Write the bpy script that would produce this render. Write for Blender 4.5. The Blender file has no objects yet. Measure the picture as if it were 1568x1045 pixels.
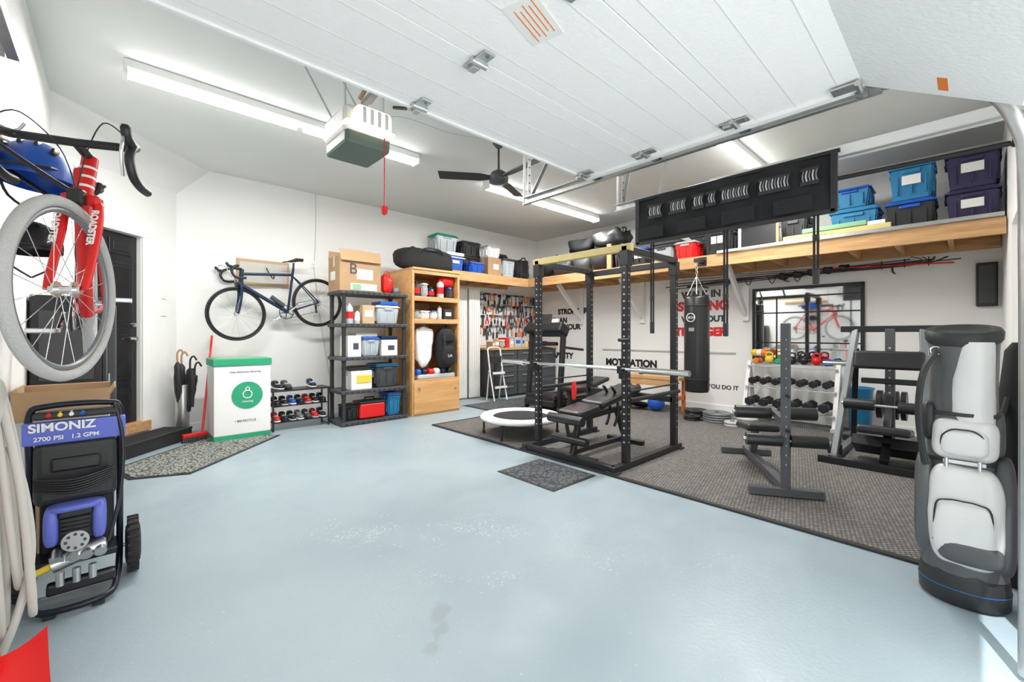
import bpy, bmesh, math, random
from mathutils import Matrix, Vector, noise as mnoise
random.seed(7)
pi=math.pi
# ---------------------------------------------------------------- materials
MATS={}
def mat(name,col,rough=.5,metal=0,var=.06,scale=8,bump=0,bscale=60,emit=0,coat=0):
    if name in MATS: return MATS[name]
    m=bpy.data.materials.new(name); m.use_nodes=True
    nt=m.node_tree; N=nt.nodes; L=nt.links
    b=N['Principled BSDF']
    tc=N.new('ShaderNodeTexCoord'); nz=N.new('ShaderNodeTexNoise'); nz.inputs['Scale'].default_value=scale; nz.inputs['Detail'].default_value=4
    L.new(tc.outputs['Object'],nz.inputs['Vector'])
    mx=N.new('ShaderNodeMix'); mx.data_type='RGBA'
    mx.inputs[6].default_value=[min(1,c*(1-var)) for c in col]+[1]; mx.inputs[7].default_value=[min(1,c*(1+var)) for c in col]+[1]
    L.new(nz.outputs['Fac'],mx.inputs[0]); L.new(mx.outputs[2],b.inputs['Base Color'])
    b.inputs['Roughness'].default_value=rough; b.inputs['Metallic'].default_value=metal
    if coat: b.inputs['Coat Weight'].default_value=coat
    if emit:
        b.inputs['Emission Color'].default_value=list(col)+[1]; b.inputs['Emission Strength'].default_value=emit
    if bump:
        n2=N.new('ShaderNodeTexNoise'); n2.inputs['Scale'].default_value=bscale; L.new(tc.outputs['Object'],n2.inputs['Vector'])
        bp=N.new('ShaderNodeBump'); bp.inputs['Strength'].default_value=bump; bp.inputs['Distance'].default_value=.01
        L.new(n2.outputs['Fac'],bp.inputs['Height']); L.new(bp.outputs['Normal'],b.inputs['Normal'])
    MATS[name]=m; return m
WALL=mat('wall_paint',(.865,.865,.85),.75,var=.012,scale=3,bump=.06,bscale=180)
CEIL=mat('ceiling_paint',(.77,.79,.77),.8,var=.02,scale=2,bump=.1,bscale=150)
TRIM=mat('trim_white',(.88,.88,.87),.4,var=.02)
DOORP=mat('garage_door_skin',(.90,.885,.865),.6,var=.02,scale=30,bump=.22,bscale=60)
DOORL=mat('garage_door_groove',(.72,.71,.69),.6,var=.02)
BLK=mat('black_satin',(.014,.014,.016),.38)
BLKP=mat('black_plastic',(.022,.023,.025),.5)
DOORB=mat('door_black',(.015,.015,.017),.25)
VINYL=mat('black_vinyl',(.018,.018,.02),.32,bump=.1,bscale=200)
FAB=mat('black_fabric',(.016,.016,.018),.85,bump=.3,bscale=250)
DGRY=mat('dark_grey',(.06,.064,.07),.5)
SLATE=mat('slate_vinyl',(.085,.088,.092),.3,bump=.08,bscale=120)
GRY=mat('grey_metal',(.22,.235,.25),.4,.4)
LGRY=mat('light_grey',(.52,.53,.54),.5)
WHT=mat('white_plastic',(.86,.86,.85),.4,var=.02)
STEEL=mat('galvanised_steel',(.56,.57,.57),.32,.9,var=.12,scale=25)
CHR=mat('chrome',(.8,.8,.8),.15,1)
RED=mat('red_paint',(.72,.012,.010),.35)
ORNG=mat('orange',(.85,.20,.03),.5)
YEL=mat('pale_yellow',(.66,.53,.22),.5)
YL2=mat('yellow',(.85,.62,.05),.5)
BLU=mat('blue_plastic',(.015,.10,.50),.35)
CYB=mat('sky_blue_plastic',(.02,.20,.40),.4)
LBLU=mat('periwinkle',(.13,.17,.62),.4)
NAVY=mat('navy_paint',(.010,.028,.075),.3,.3)
FRM=mat('washer_frame_paint',(.008,.011,.022),.35,.2)
PUR=mat('purple_plastic',(.032,.024,.082),.45)
GRN=mat('green_paint',(.02,.36,.18),.5)
SAGE=mat('sage_green',(.25,.46,.26),.5)
CARD=mat('cardboard',(.42,.27,.15),.85,var=.08,scale=12)
CARD2=mat('cardboard_light',(.54,.38,.23),.85,var=.08,scale=12)
BEIGE=mat('hose_beige',(.56,.54,.50),.6)
SILV=mat('silver_vinyl',(.66,.66,.655),.38,.1,bump=.12,bscale=35)
RUB=mat('rubber',(.025,.025,.025),.8,bump=.4,bscale=150)
TIREW=mat('grey_tyre',(.50,.49,.48),.75,bump=.6,bscale=160)
BLUT=mat('blue_trim',(.02,.10,.26),.4)
PAP=mat('paper',(.80,.79,.75),.7,var=.04,scale=40)
GLASSR=mat('clear_bin',(.50,.56,.60),.2)
def wood(name,c1,c2,scale=3,rough=.6,axis=0):
    m=bpy.data.materials.new(name); m.use_nodes=True; nt=m.node_tree;N=nt.nodes;L=nt.links;b=N['Principled BSDF']
    tc=N.new('ShaderNodeTexCoord'); mp=N.new('ShaderNodeMapping'); sc=[9,9,9]; sc[axis]=.9; mp.inputs['Scale'].default_value=sc
    nz=N.new('ShaderNodeTexNoise'); nz.inputs['Scale'].default_value=scale; nz.inputs['Detail'].default_value=6; nz.inputs['Distortion'].default_value=.6
    cr=N.new('ShaderNodeValToRGB'); cr.color_ramp.elements[0].position=.3; cr.color_ramp.elements[0].color=(*c1,1); cr.color_ramp.elements[1].position=.7; cr.color_ramp.elements[1].color=(*c2,1)
    L.new(tc.outputs['Object'],mp.inputs['Vector']);L.new(mp.outputs[0],nz.inputs['Vector']);L.new(nz.outputs['Fac'],cr.inputs[0]);L.new(cr.outputs[0],b.inputs['Base Color'])
    b.inputs['Roughness'].default_value=rough; MATS[name]=m; return m
WX=wood('pine_x',(.46,.25,.10),(.66,.40,.19),axis=0)
WY=wood('pine_y',(.46,.25,.10),(.66,.40,.19),axis=1)
PLY=wood('plywood',(.58,.30,.11),(.72,.42,.18),scale=1.5,axis=0)
def floor_mat():
    m=bpy.data.materials.new('floor_paint'); m.use_nodes=True; nt=m.node_tree;N=nt.nodes;L=nt.links;b=N['Principled BSDF']
    tc=N.new('ShaderNodeTexCoord')
    def nz(s,d=5,dist=0,loc=None):
        n=N.new('ShaderNodeTexNoise'); n.inputs['Scale'].default_value=s; n.inputs['Detail'].default_value=d; n.inputs['Distortion'].default_value=dist
        if loc:
            mp=N.new('ShaderNodeMapping');mp.inputs['Location'].default_value=loc;L.new(tc.outputs['Object'],mp.inputs[0]);L.new(mp.outputs[0],n.inputs['Vector'])
        else: L.new(tc.outputs['Object'],n.inputs['Vector'])
        return n
    def ramp(src,a,bb,c0=(0,0,0,1),c1=(1,1,1,1)):
        r=N.new('ShaderNodeValToRGB'); r.color_ramp.elements[0].position=a;r.color_ramp.elements[1].position=bb
        r.color_ramp.elements[0].color=c0;r.color_ramp.elements[1].color=c1; L.new(src,r.inputs[0]); return r
    def math2(op,x,y):
        q=N.new('ShaderNodeMath');q.operation=op
        for i,v in enumerate((x,y)):
            if isinstance(v,(int,float)): q.inputs[i].default_value=v
            else: L.new(v,q.inputs[i])
        return q.outputs[0]
    base=ramp(nz(.9,7,.3).outputs['Fac'],.3,.72,(.285,.365,.415,1),(.365,.445,.485,1))
    mk=None
    for (px,py,rad) in ((1.45,1.85,.75),(1.10,2.45,.5),(1.95,1.45,.55),(2.35,1.0,.4)):
        mp=N.new('ShaderNodeVectorMath');mp.operation='DISTANCE';L.new(tc.outputs['Object'],mp.inputs[0]);mp.inputs[1].default_value=(px-3.24,py-2.475,.12)
        r=ramp(math2('DIVIDE',mp.outputs['Value'],rad),0,1,(1,1,1,1),(0,0,0,1))
        mk=r.outputs[0] if mk is None else math2('MAXIMUM',mk,r.outputs[0])
    patch=ramp(nz(3.2,5,.8).outputs['Fac'],.45,.60)
    fine=nz(60,9,.2).outputs['Fac']
    thr=math2('ADD',fine,math2('MULTIPLY',math2('MULTIPLY',mk,patch.outputs[0]),.20))
    spk=ramp(thr,.68,.74)
    m1=N.new('ShaderNodeMix');m1.data_type='RGBA';m1.inputs[7].default_value=(.60,.64,.65,1)
    L.new(math2('MULTIPLY',spk.outputs[0],.55),m1.inputs[0]);L.new(base.outputs[0],m1.inputs[6])
    st=ramp(nz(2.1,10,.3,(3,1,0)).outputs['Fac'],.70,.73)
    m2=N.new('ShaderNodeMix');m2.data_type='RGBA';m2.inputs[7].default_value=(.24,.27,.27,1)
    L.new(math2('MULTIPLY',st.outputs[0],.45),m2.inputs[0]);L.new(m1.outputs[2],m2.inputs[6]);L.new(m2.outputs[2],b.inputs['Base Color'])
    rr=ramp(nz(5,4).outputs['Fac'],.3,.7,(.34,.34,.34,1),(.48,.48,.48,1));L.new(rr.outputs[0],b.inputs['Roughness'])
    bp=N.new('ShaderNodeBump');bp.inputs['Strength'].default_value=.25;bp.inputs['Distance'].default_value=.004
    L.new(nz(50,7).outputs['Fac'],bp.inputs['Height']);L.new(bp.outputs[0],b.inputs['Normal'])
    return m
def weave_mat(name,c1,c2,s,kind='weave'):
    m=bpy.data.materials.new(name); m.use_nodes=True; nt=m.node_tree;N=nt.nodes;L=nt.links;b=N['Principled BSDF']
    tc=N.new('ShaderNodeTexCoord')
    if kind=='weave':
        t=N.new('ShaderNodeTexBrick'); t.inputs['Scale'].default_value=s; t.inputs['Mortar Size'].default_value=.045
        t.inputs['Color1'].default_value=(*c2,1);t.inputs['Color2'].default_value=(*[x*.62 for x in c2],1);t.inputs['Mortar'].default_value=(*c1,1)
        t.inputs['Brick Width'].default_value=.42;t.inputs['Row Height'].default_value=.34
        mp=N.new('ShaderNodeMapping');mp.inputs['Rotation'].default_value=(0,0,pi/4);L.new(tc.outputs['Object'],mp.inputs[0])
        L.new(mp.outputs[0],t.inputs['Vector']);L.new(t.outputs['Color'],b.inputs['Base Color']);h=t.outputs['Fac']
        bp=N.new('ShaderNodeBump');bp.invert=True;bp.inputs['Strength'].default_value=.6;bp.inputs['Distance'].default_value=.01;L.new(h,bp.inputs['Height']);L.new(bp.outputs[0],b.inputs['Normal'])
    else:
        t=N.new('ShaderNodeTexVoronoi');t.inputs['Scale'].default_value=s;t.feature='DISTANCE_TO_EDGE'
        L.new(tc.outputs['Object'],t.inputs['Vector'])
        r=N.new('ShaderNodeValToRGB');r.color_ramp.elements[0].position=.06;r.color_ramp.elements[1].position=.12
        r.color_ramp.elements[0].color=(*c1,1);r.color_ramp.elements[1].color=(*c2,1)
        L.new(t.outputs[0],r.inputs[0]);L.new(r.outputs[0],b.inputs['Base Color'])
    b.inputs['Roughness'].default_value=.85; return m
FLOORM=floor_mat()
MATG=weave_mat('woven_rubber',(.028,.027,.026),(.25,.235,.22),16)
DMAT=weave_mat('doormat_pattern',(.03,.034,.034),(.33,.34,.31),26,'v')
SMAT=weave_mat('small_mat_pattern',(.04,.045,.05),(.12,.13,.14),18,'v')
SLAT=mat('slat_white',(.78,.78,.77),.5,var=.03)
MIRR=mat('mirror_glass',(.80,.82,.82),.03,1,var=.01)
TUBE=mat('fluorescent_tube',(1,.99,.96),.4,emit=11,var=.0)
OPL=mat('opener_lens',(1,.86,.68),.4,emit=1.2,var=.02)
OPG=mat('opener_green_grey',(.10,.14,.12),.45)

# ---------------------------------------------------------------- builder
def T(*v): return Matrix.Translation(v)
def R(a,ax='Z'): return Matrix.Rotation(a,4,ax)
class O:
    def __init__(s,name,X=None):
        s.name=name;s.V=[];s.F=[];s.mi=[];s.sm=[];s.mats=[];s.X=X or Matrix.Identity(4)
    def raw(s,V,F,m,smooth=False,M=None):
        A=s.X@M if M is not None else s.X
        b=len(s.V); s.V+=[A@Vector(v) for v in V]
        if m not in s.mats: s.mats.append(m)
        i=s.mats.index(m)
        for f in F:
            s.F.append([b+k for k in f]); s.mi.append(i); s.sm.append(smooth and len(f)<=4)
    def bmadd(s,bm,m,smooth=False,M=None):
        bm.verts.index_update(); s.raw([v.co.copy() for v in bm.verts],[[v.index for v in f.verts] for f in bm.faces],m,smooth,M); bm.free()
    def box(s,c,z,m,r=(0,0,0),bev=0,seg=2):
        bm=bmesh.new(); bmesh.ops.create_cube(bm,size=1); bmesh.ops.scale(bm,vec=z,verts=bm.verts)
        if bev: bmesh.ops.bevel(bm,geom=bm.edges[:],offset=min(bev,min(z)*.49),segments=seg,affect='EDGES',profile=.5)
        M=T(*c)@R(r[2])@R(r[1],'Y')@R(r[0],'X'); s.bmadd(bm,m,False,M)
    def bb(s,x0,x1,y0,y1,z0,z1,m,bev=0): s.box(((x0+x1)/2,(y0+y1)/2,(z0+z1)/2),(abs(x1-x0),abs(y1-y0),abs(z1-z0)),m,bev=bev)
    def beam(s,p,q,w,h,m,bev=0,roll=0):
        p=Vector(p);q=Vector(q);d=q-p;M=T(*((p+q)/2))@d.to_track_quat('X','Z').to_matrix().to_4x4()@R(roll,'X')
        bm=bmesh.new(); bmesh.ops.create_cube(bm,size=1); bmesh.ops.scale(bm,vec=(d.length,w,h),verts=bm.verts)
        if bev: bmesh.ops.bevel(bm,geom=bm.edges[:],offset=bev,segments=1,affect='EDGES')
        s.bmadd(bm,m,False,M)
    def taper(s,c,z,k,m,bev=.01,rz=0):
        bm=bmesh.new(); bmesh.ops.create_cube(bm,size=1)
        for v in bm.verts:
            f=k if v.co.z<0 else 1
            v.co=Vector((v.co.x*z[0]*f,v.co.y*z[1]*f,v.co.z*z[2]))
        bmesh.ops.bevel(bm,geom=bm.edges[:],offset=bev,segments=2,affect='EDGES')
        s.bmadd(bm,m,False,T(*c)@R(rz))
    def tube(s,pts,r,m,n=8,closed=False,sub=0,caps=True,flat=1):
        P=[Vector(p) for p in pts]
        if sub:
            Q=[];L=len(P)
            rng=range(L) if closed else range(L-1)
            for i in rng:
                p1=P[i];p2=P[(i+1)%L];p0=P[(i-1)%L] if closed or i>0 else p1;p3=P[(i+2)%L] if closed or i<L-2 else p2
                for k in range(sub):
                    t=k/sub;Q.append(.5*((2*p1)+(p2-p0)*t+(2*p0-5*p1+4*p2-p3)*t*t+(3*p1-p0-3*p2+p3)*t**3))
            if not closed:Q.append(P[-1])
            P=Q
        L=len(P); V=[];F=[]
        nrm=None
        for i in range(L):
            if closed: d=(P[(i+1)%L]-P[i-1])
            else: d=P[min(i+1,L-1)]-P[max(i-1,0)]
            d.normalize()
            if nrm is None:
                a=Vector((0,0,1)) if abs(d.z)<.9 else Vector((1,0,0)); nrm=d.cross(a).normalized()
            else:
                nrm=(nrm-d*nrm.dot(d)).normalized()
            bn=d.cross(nrm); rr=r[i*(len(r)-1)//max(1,L-1)] if isinstance(r,(list,tuple)) else r
            for k in range(n):
                a=2*pi*k/n; V.append(P[i]+nrm*math.cos(a)*rr+bn*math.sin(a)*rr*flat)
        for i in range(L if closed else L-1):
            j=(i+1)%L
            for k in range(n):
                F.append([i*n+k,i*n+(k+1)%n,j*n+(k+1)%n,j*n+k])
        s.raw(V,F,m,True)
        if caps and not closed:
            s.raw(V[:n],[list(range(n))[::-1]],m); s.raw(V[-n:],[list(range(n))],m)
    def cyl(s,p,q,r,m,n=16,r2=None): s.tube([p,q],[r,r2 if r2 is not None else r],m,n)
    def ring(s,c,ax,Rr,r,m,n=40,k=8,a0=0,a1=2*pi,flat=1):
        ax=Vector(ax).normalized();u=ax.orthogonal().normalized()
        w=ax.cross(u);full=abs(a1-a0-2*pi)<1e-4
        cnt=n if full else n+1
        s.tube([Vector(c)+u*Rr*math.cos(a0+(a1-a0)*i/n)+w*Rr*math.sin(a0+(a1-a0)*i/n) for i in range(cnt)],r,m,k,closed=full,flat=flat)
    def rev(s,prof,m,M=None,n=28):
        V=[];F=[]
        for (r,z) in prof:
            for k in range(n): V.append((r*math.cos(2*pi*k/n),r*math.sin(2*pi*k/n),z))
        for i in range(len(prof)-1):
            for k in range(n): F.append([i*n+k,i*n+(k+1)%n,(i+1)*n+(k+1)%n,(i+1)*n+k])
        s.raw(V,F,m,True,M)
        for i,rv in ((0,True),(len(prof)-1,False)):
            if prof[i][0]>1e-4:
                f=list(range(n)); s.raw(V[i*n:(i+1)*n],[f[::-1] if rv else f],m,False,M)
    def rings(s,L,m,n=28,p=2.0,amp=0,slope=0):
        V=[];F=[]
        for (cx,cy,z,rx,ry) in L:
            for k in range(n):
                a=2*pi*k/n;c,d=math.cos(a),math.sin(a)
                ff=1+amp*mnoise.noise(Vector((c*2.2,d*2.2,z*5)))
                V.append((cx+ff*rx*math.copysign(abs(c)**(2/p),c),cy+ff*ry*math.copysign(abs(d)**(2/p),d),z+slope*c))
        for i in range(len(L)-1):
            for k in range(n): F.append([i*n+k,i*n+(k+1)%n,(i+1)*n+(k+1)%n,(i+1)*n+k])
        s.raw(V,F,m,True); s.raw(V[:n],[list(range(n))[::-1]],m); s.raw(V[-n:],[list(range(n))],m)
    def soft(s,c,z,m,p=3,rz=0,n=22,amp=.0,M=None,fr=6):
        V=[];F=[];h=n//2
        def sg(v,e): return math.copysign(abs(v)**e,v)
        e=2/p
        for i in range(h+1):
            ph=-pi/2+pi*i/h
            for k in range(n):
                a=2*pi*k/n
                v=Vector((z[0]/2*sg(math.cos(ph),e)*sg(math.cos(a),e),z[1]/2*sg(math.cos(ph),e)*sg(math.sin(a),e),z[2]/2*sg(math.sin(ph),e)))
                if amp: v*=1+amp*mnoise.noise(v*fr+Vector(c))
                V.append(v)
        for i in range(h):
            for k in range(n): F.append([i*n+k,i*n+(k+1)%n,(i+1)*n+(k+1)%n,(i+1)*n+k])
        s.raw(V,F,m,True,T(*c)@R(rz)@(M or Matrix.Identity(4)))
    def prism(s,poly,z0,z1,m,M=None):
        n=len(poly);V=[(x,y,z0) for x,y in poly]+[(x,y,z1) for x,y in poly]
        F=[list(range(n))[::-1],list(range(n,2*n))]+[[i,(i+1)%n,n+(i+1)%n,n+i] for i in range(n)]
        s.raw(V,F,m,False,M)
    def text(s,body,size,m,M,ext=.002,align='LEFT',bold=0):
        c=bpy.data.curves.new('t','FONT');c.body=body;c.size=size;c.extrude=ext;c.align_x=align;c.offset=bold
        ob=bpy.data.objects.new('t',c);me=bpy.data.meshes.new_from_object(ob)
        s.raw([v.co.copy() for v in me.vertices],[list(p.vertices) for p in me.polygons],m,False,M)
        bpy.data.objects.remove(ob);bpy.data.curves.remove(c);bpy.data.meshes.remove(me)
    def tote(s,x,y,z,w,d,h,bm,lm,rz=0,label=None):
        X0=s.X; s.X=X0@T(x,y,z)@R(rz)
        s.taper((0,0,h*.44),(w*.94,d*.94,h*.88),.84,bm,.015)
        s.box((0,0,h*.90),(w,d,h*.05),lm,bev=.008); s.box((0,0,h*.955),(w*.9,d*.9,h*.09),lm,bev=.012)
        for sx in(-1,1): s.box((sx*w*.475,0,h*.78),(.03,d*.4,h*.1),lm,bev=.008); s.box((0,sx*d*.47,h*.8),(w*.35,.03,h*.09),bm,bev=.008)
        for k in(-.3,0,.3): s.box((k*w,-d*.452,h*.42),(.012,.02,h*.5),bm); s.box((-w*.452,k*d,h*.42),(.02,.012,h*.5),bm)
        if label:
            s.box((-w*.462,0,h*.55),(.012,d*.4,h*.25),label)
        s.X=X0
    def carton(s,x,y,z,w,d,h,m=None,rz=0,tape=True,lab=True):
        m=m or CARD;X0=s.X;s.X=X0@T(x,y,z)@R(rz)
        s.box((0,0,h/2),(w,d,h),m,bev=.004); 
        s.box((0,0,h+.0015),(w*.996,.006,.003),CARD2)
        if tape: s.box((0,0,h+.003),(w+.004,.05,.003),CARD2 if m!=CARD2 else BEIGE); s.box((-w/2-.001,0,h*.85),(.003,.05,h*.3),BEIGE)
        if lab: s.box((w*.1,-d/2-.001,h*.5),(w*.4,.003,h*.3),PAP if m not in(WHT,PAP) else DGRY); s.box((-w/2-.001,d*.1,h*.45),(.003,d*.4,h*.25),PAP)
        s.X=X0
    def done(s,parent=None):
        xs=[v.x for v in s.V];ys=[v.y for v in s.V];zs=[v.z for v in s.V]
        c=Vector(((min(xs)+max(xs))/2,(min(ys)+max(ys))/2,min(zs)))
        me=bpy.data.meshes.new(s.name);me.from_pydata([v-c for v in s.V],[],s.F)
        for m in s.mats: me.materials.append(m)
        me.polygons.foreach_set('material_index',s.mi);me.polygons.foreach_set('use_smooth',s.sm);me.update()
        ob=bpy.data.objects.new(s.name,me);ob.location=c;bpy.context.collection.objects.link(ob)
        if parent: ob.parent=parent
        return ob
FX=Matrix(((0,0,-1,0),(-1,0,0,0),(0,1,0,0),(0,0,0,1)))   # text facing -X

# ---------------------------------------------------------------- room
CZ=3.26;XR=6.88;YB=6.55;XL=-.4;YF=-.25
o=O('floor');o.bb(XL-.15,XR+.15,-1.6,YB+.15,-.12,0,FLOORM);o.done()
o=O('ceiling');o.bb(XL-.15,XR+.15,YF-.15,YB+.15,CZ,CZ+.1,CEIL);o.done()
o=O('wall_left');o.bb(XL-.12,XL,YF-.12,5.6,0,CZ,WALL);o.done()
o=O('wall_back');o.bb(XL-.1,XR+.12,YB,YB+.12,0,CZ,WALL);o.done()
o=O('wall_right');o.bb(XR,XR+.12,YF-.12,YB,0,CZ,WALL);o.done()
o=O('wall_front')
o.bb(2.36,2.86,YF-.14,YF,0,CZ,WALL);o.bb(5.46,XR,YF-.14,YF,0,CZ,WALL);o.bb(-.4,2.36,YF-.14,YF,2.12,CZ,WALL);o.bb(2.86,5.46,YF-.14,YF,2.12,CZ,WALL);o.bb(-.4,-.24,YF-.14,YF,0,2.12,WALL)
o.done()
o=O('garage_door_closed')
for i in range(4):
    o.bb(2.87,5.45,YF-.08,YF-.04,i*.53,i*.53+.525,DOORP,bev=.006)
    for k in range(4): o.bb(2.95+k*.63,3.5+k*.63,YF-.04,YF-.033,i*.53+.1,i*.53+.43,DOORP,bev=.004)
o.done()
# diagonal corner wall   local: x=s from back corner, y=into room
D=Matrix(((-.671,.7415,0,.55),(-.7415,-.671,0,6.55),(0,0,1,0),(0,0,0,1)))
o=O('wall_diagonal',D)
o.bb(-.02,.50,-.12,0,0,2.92,WALL);o.bb(1.24,1.45,-.12,0,0,2.92,WALL);o.bb(.50,1.24,-.12,0,2.26,2.92,WALL);o.bb(.5,1.24,-.12,0,0,.2,WALL)
o.X=Matrix.Identity(4)
A=(-.4,5.28,CZ);B=(.88,6.55,CZ);C=(.55,6.55,2.90);E=(-.4,5.5,2.82)
o.raw([A,B,C,E,(-.41,6.56,CZ),(-.41,6.56,2.8)],[[0,3,2,1],[1,2,5,4],[0,4,5,3]],WALL)
o.done()
o=O('door_1',D)
o.bb(.505,1.235,-.09,-.045,.25,2.255,DOORB)
for (a,b) in((.57,.84),(.90,1.17)):
    for (c,d) in((.35,.62),(.72,1.2),(1.3,1.95),(2.03,2.2)):
        o.box(((a+b)/2,-.043,(c+d)/2),(b-a,.02,d-c),DOORB,bev=.008); o.box(((a+b)/2,-.035,(c+d)/2),(b-a-.07,.02,d-c-.07),DOORB,bev=.006)
o.cyl((.56,-.045,1.15),(.56,.0,1.15),.025,CHR);o.cyl((.56,.0,1.15),(.65,.01,1.15),.01,CHR);o.cyl((.56,-.045,1.3),(.56,-.02,1.3),.025,CHR)
o.done()
o=O('trim_1',D)
o.bb(.40,.50,-.01,.025,.14,2.36,TRIM,bev=.006);o.bb(1.24,1.34,-.01,.025,.14,2.36,TRIM,bev=.006);o.bb(.40,1.34,-.01,.03,2.26,2.37,TRIM,bev=.006)
o.bb(.49,.505,-.1,0,.2,2.26,TRIM);o.bb(1.235,1.25,-.1,0,.2,2.26,TRIM)
o.done()
o=O('trim_2',D);o.bb(.42,1.3,-.06,.05,.145,.25,WX,bev=.005);o.done()
o=O('door_step',D);o.bb(.26,1.36,.055,.38,0,.135,FAB,bev=.01);o.bb(.26,1.36,.36,.385,.115,.14,BLKP,bev=.006);o.done()
o=O('baseboard_back');o.bb(.57,5.0,YB-.015,YB,0,.1,TRIM,bev=.004);o.done()
o=O('baseboard_right');o.bb(XR-.015,XR,-.2,5.9,0,.1,TRIM,bev=.004);o.done()
o=O('baseboard_left');o.bb(XL,XL+.015,-.2,5.4,0,.1,TRIM,bev=.004);o.done()
o=O('light_switch',D);o.box((.2,.006,1.67),(.075,.012,.12),WHT,bev=.004);o.box((.2,.014,1.67),(.03,.01,.06),TRIM,bev=.003);o.box((.2,.006,1.47),(.075,.012,.12),WHT,bev=.004);o.done()

# ---------------------------------------------------------------- lights
def fluoro(x0,x1,y,n=2):
    o=O('fluorescent_light')
    L=(x1-x0)
    o.bb(x0,x1,y-.06,y+.06,CZ-.07,CZ,WHT,bev=.01)
    for sx in(x0+.01,x1-.01): o.box((sx,y,CZ-.09),(.03,.15,.06),WHT,bev=.006)
    for k in range(n):
        a=x0+L*k/n+.03;b=x0+L*(k+1)/n-.03
        for dy in(-.04,.04): o.cyl((a,y+dy,CZ-.095),(b,y+dy,CZ-.095),.019,TUBE,10)
    ob=o.done()
    l=bpy.data.lights.new('lamp','AREA');l.shape='RECTANGLE';l.size=L*.96;l.size_y=.14;l.energy=82*L/2.4;l.color=(1,.98,.94)
    lo=bpy.data.objects.new('lamp',l);bpy.context.collection.objects.link(lo);lo.parent=ob;lo.location=(0,0,-.02)
fluoro(.05,2.55,4.33);fluoro(3.62,6.12,4.4);fluoro(3.45,5.85,1.72)
W=bpy.data.worlds.new('sky');bpy.context.scene.world=W;W.use_nodes=True
bg=W.node_tree.nodes['Background'];sk=W.node_tree.nodes.new('ShaderNodeTexSky');sk.sky_type='HOSEK_WILKIE'
hs=W.node_tree.nodes.new('ShaderNodeMix');hs.data_type='RGBA';hs.inputs[0].default_value=.88;hs.inputs[7].default_value=(1,.985,.95,1)
W.node_tree.links.new(sk.outputs[0],hs.inputs[6]);W.node_tree.links.new(hs.outputs[2],bg.inputs[0]);bg.inputs[1].default_value=3.5
sl=bpy.data.lights.new('sun','SUN');sl.energy=5.5;sl.angle=.01;so=bpy.data.objects.new('sun',sl);bpy.context.collection.objects.link(so)
el=math.radians(64);dr=Vector((.94*math.cos(el),.34*math.cos(el),-math.sin(el)));so.rotation_euler=dr.to_track_quat('-Z','Y').to_euler();so.location=(-3,-3,6)

# ---------------------------------------------------------------- overhead garage door, tracks, opener
o=O('garage_door_open')
for i,(y0,y1) in enumerate(((.29,.762),(.764,1.237),(1.239,1.70))):
    o.bb(-.2,2.25,y0,y1,2.22,2.262,DOORP,bev=.003)
    for f in (.16,.5,.84):
        yy=y0+(y1-y0)*f; o.bb(-.19,2.24,yy-.0015,yy+.0015,2.2185,2.2205,DOORL)
# tilted section following the track's curve
o.beam((1.025,.285,2.24),(1.025,-.14,1.99),2.45,.042,DOORP,bev=.003)
o.bb(2.235,2.27,.29,1.70,2.205,2.27,WHT);o.bb(-.22,-.18,.29,1.70,2.205,2.27,WHT);o.bb(-.2,2.25,1.69,1.705,2.21,2.27,WHT)
for yy in(.765,1.24,1.66):
    for xx in(.99,2.17,-.12):
        o.box((xx,yy,2.212),(.05,.13,.006),STEEL,bev=.002);o.cyl((xx-.035,yy,2.205),(xx+.035,yy,2.205),.012,STEEL,10)
        o.box((xx,yy+.03,2.203),(.03,.04,.02),STEEL,bev=.003)
        for q in(-.05,.05): o.cyl((xx,yy+q,2.203),(xx,yy+q,2.212),.007,GRY,8)
    o.cyl((2.17,yy,2.205),(2.31,yy,2.225),.006,STEEL,8);o.cyl((2.285,yy,2.222),(2.305,yy,2.224),.022,GRY,14)
o.box((2.2,.34,2.208),(.07,.10,.010),STEEL,bev=.004);o.cyl((2.16,.30,2.2),(2.27,.30,2.2),.012,STEEL,10);o.cyl((2.25,.30,2.2),(2.275,.30,2.2),.022,GRY,14)
# labels
o.box((1.0,.965,2.2185),(.20,.12,.003),PAP,r=(0,0,.25));
for k in range(5): o.box((1.0,.925+.018*k,2.2165),(.16-.03*(k%2),.003,.002),ORNG,r=(0,0,.25))
o.box((2.14,.06,2.084),(.11,.03,.003),ORNG,r=(.53,0,0))
o.done()
def track(name,x,y0,y1,z,end,curve):
    o=O(name)
    for dz in(-.025,.025): o.bb(x-.012,x+.018,y0,y1,z+dz-.002,z+dz+.002,STEEL)
    o.bb(x+.016,x+.019,y0,y1,z-.025,z+.025,STEEL)
    if curve:
        pts=[(x,y0,z),(x,y0-.15,z-.03),(x,y0-.28,z-.13),(x,y0-.36,z-.3),(x,y0-.38,z-.6),(x,y0-.38,.02)]
        o.tube(pts,.022,STEEL,8,sub=4)
    return o
def hanger(o,x,y,z,dx=.0):
    o.bb(x-.016,x+.016,y-.002,y+.002,z,CZ,STEEL);o.bb(x-.012,x+.012,y+.05,y+.054,z,CZ,STEEL)
    for k in range(int((CZ-z)/.06)): o.cyl((x,y-.004,z+.04+k*.06),(x,y-.0015,z+.04+k*.06),.006,DGRY,8)
o=track('garage_door_track',2.30,.24,2.33,2.22,1,True)
hanger(o,2.33,2.30,2.2);o.beam((2.33,2.3,2.22),(2.33,1.9,2.75),.03,.004,STEEL);o.beam((2.33,1.9,2.75),(2.33,1.9,CZ),.03,.004,STEEL)
o.done()
o=track('garage_door_track',-.27,.24,2.36,2.22,1,True);hanger(o,-.30,2.32,2.2);o.done()
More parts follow.
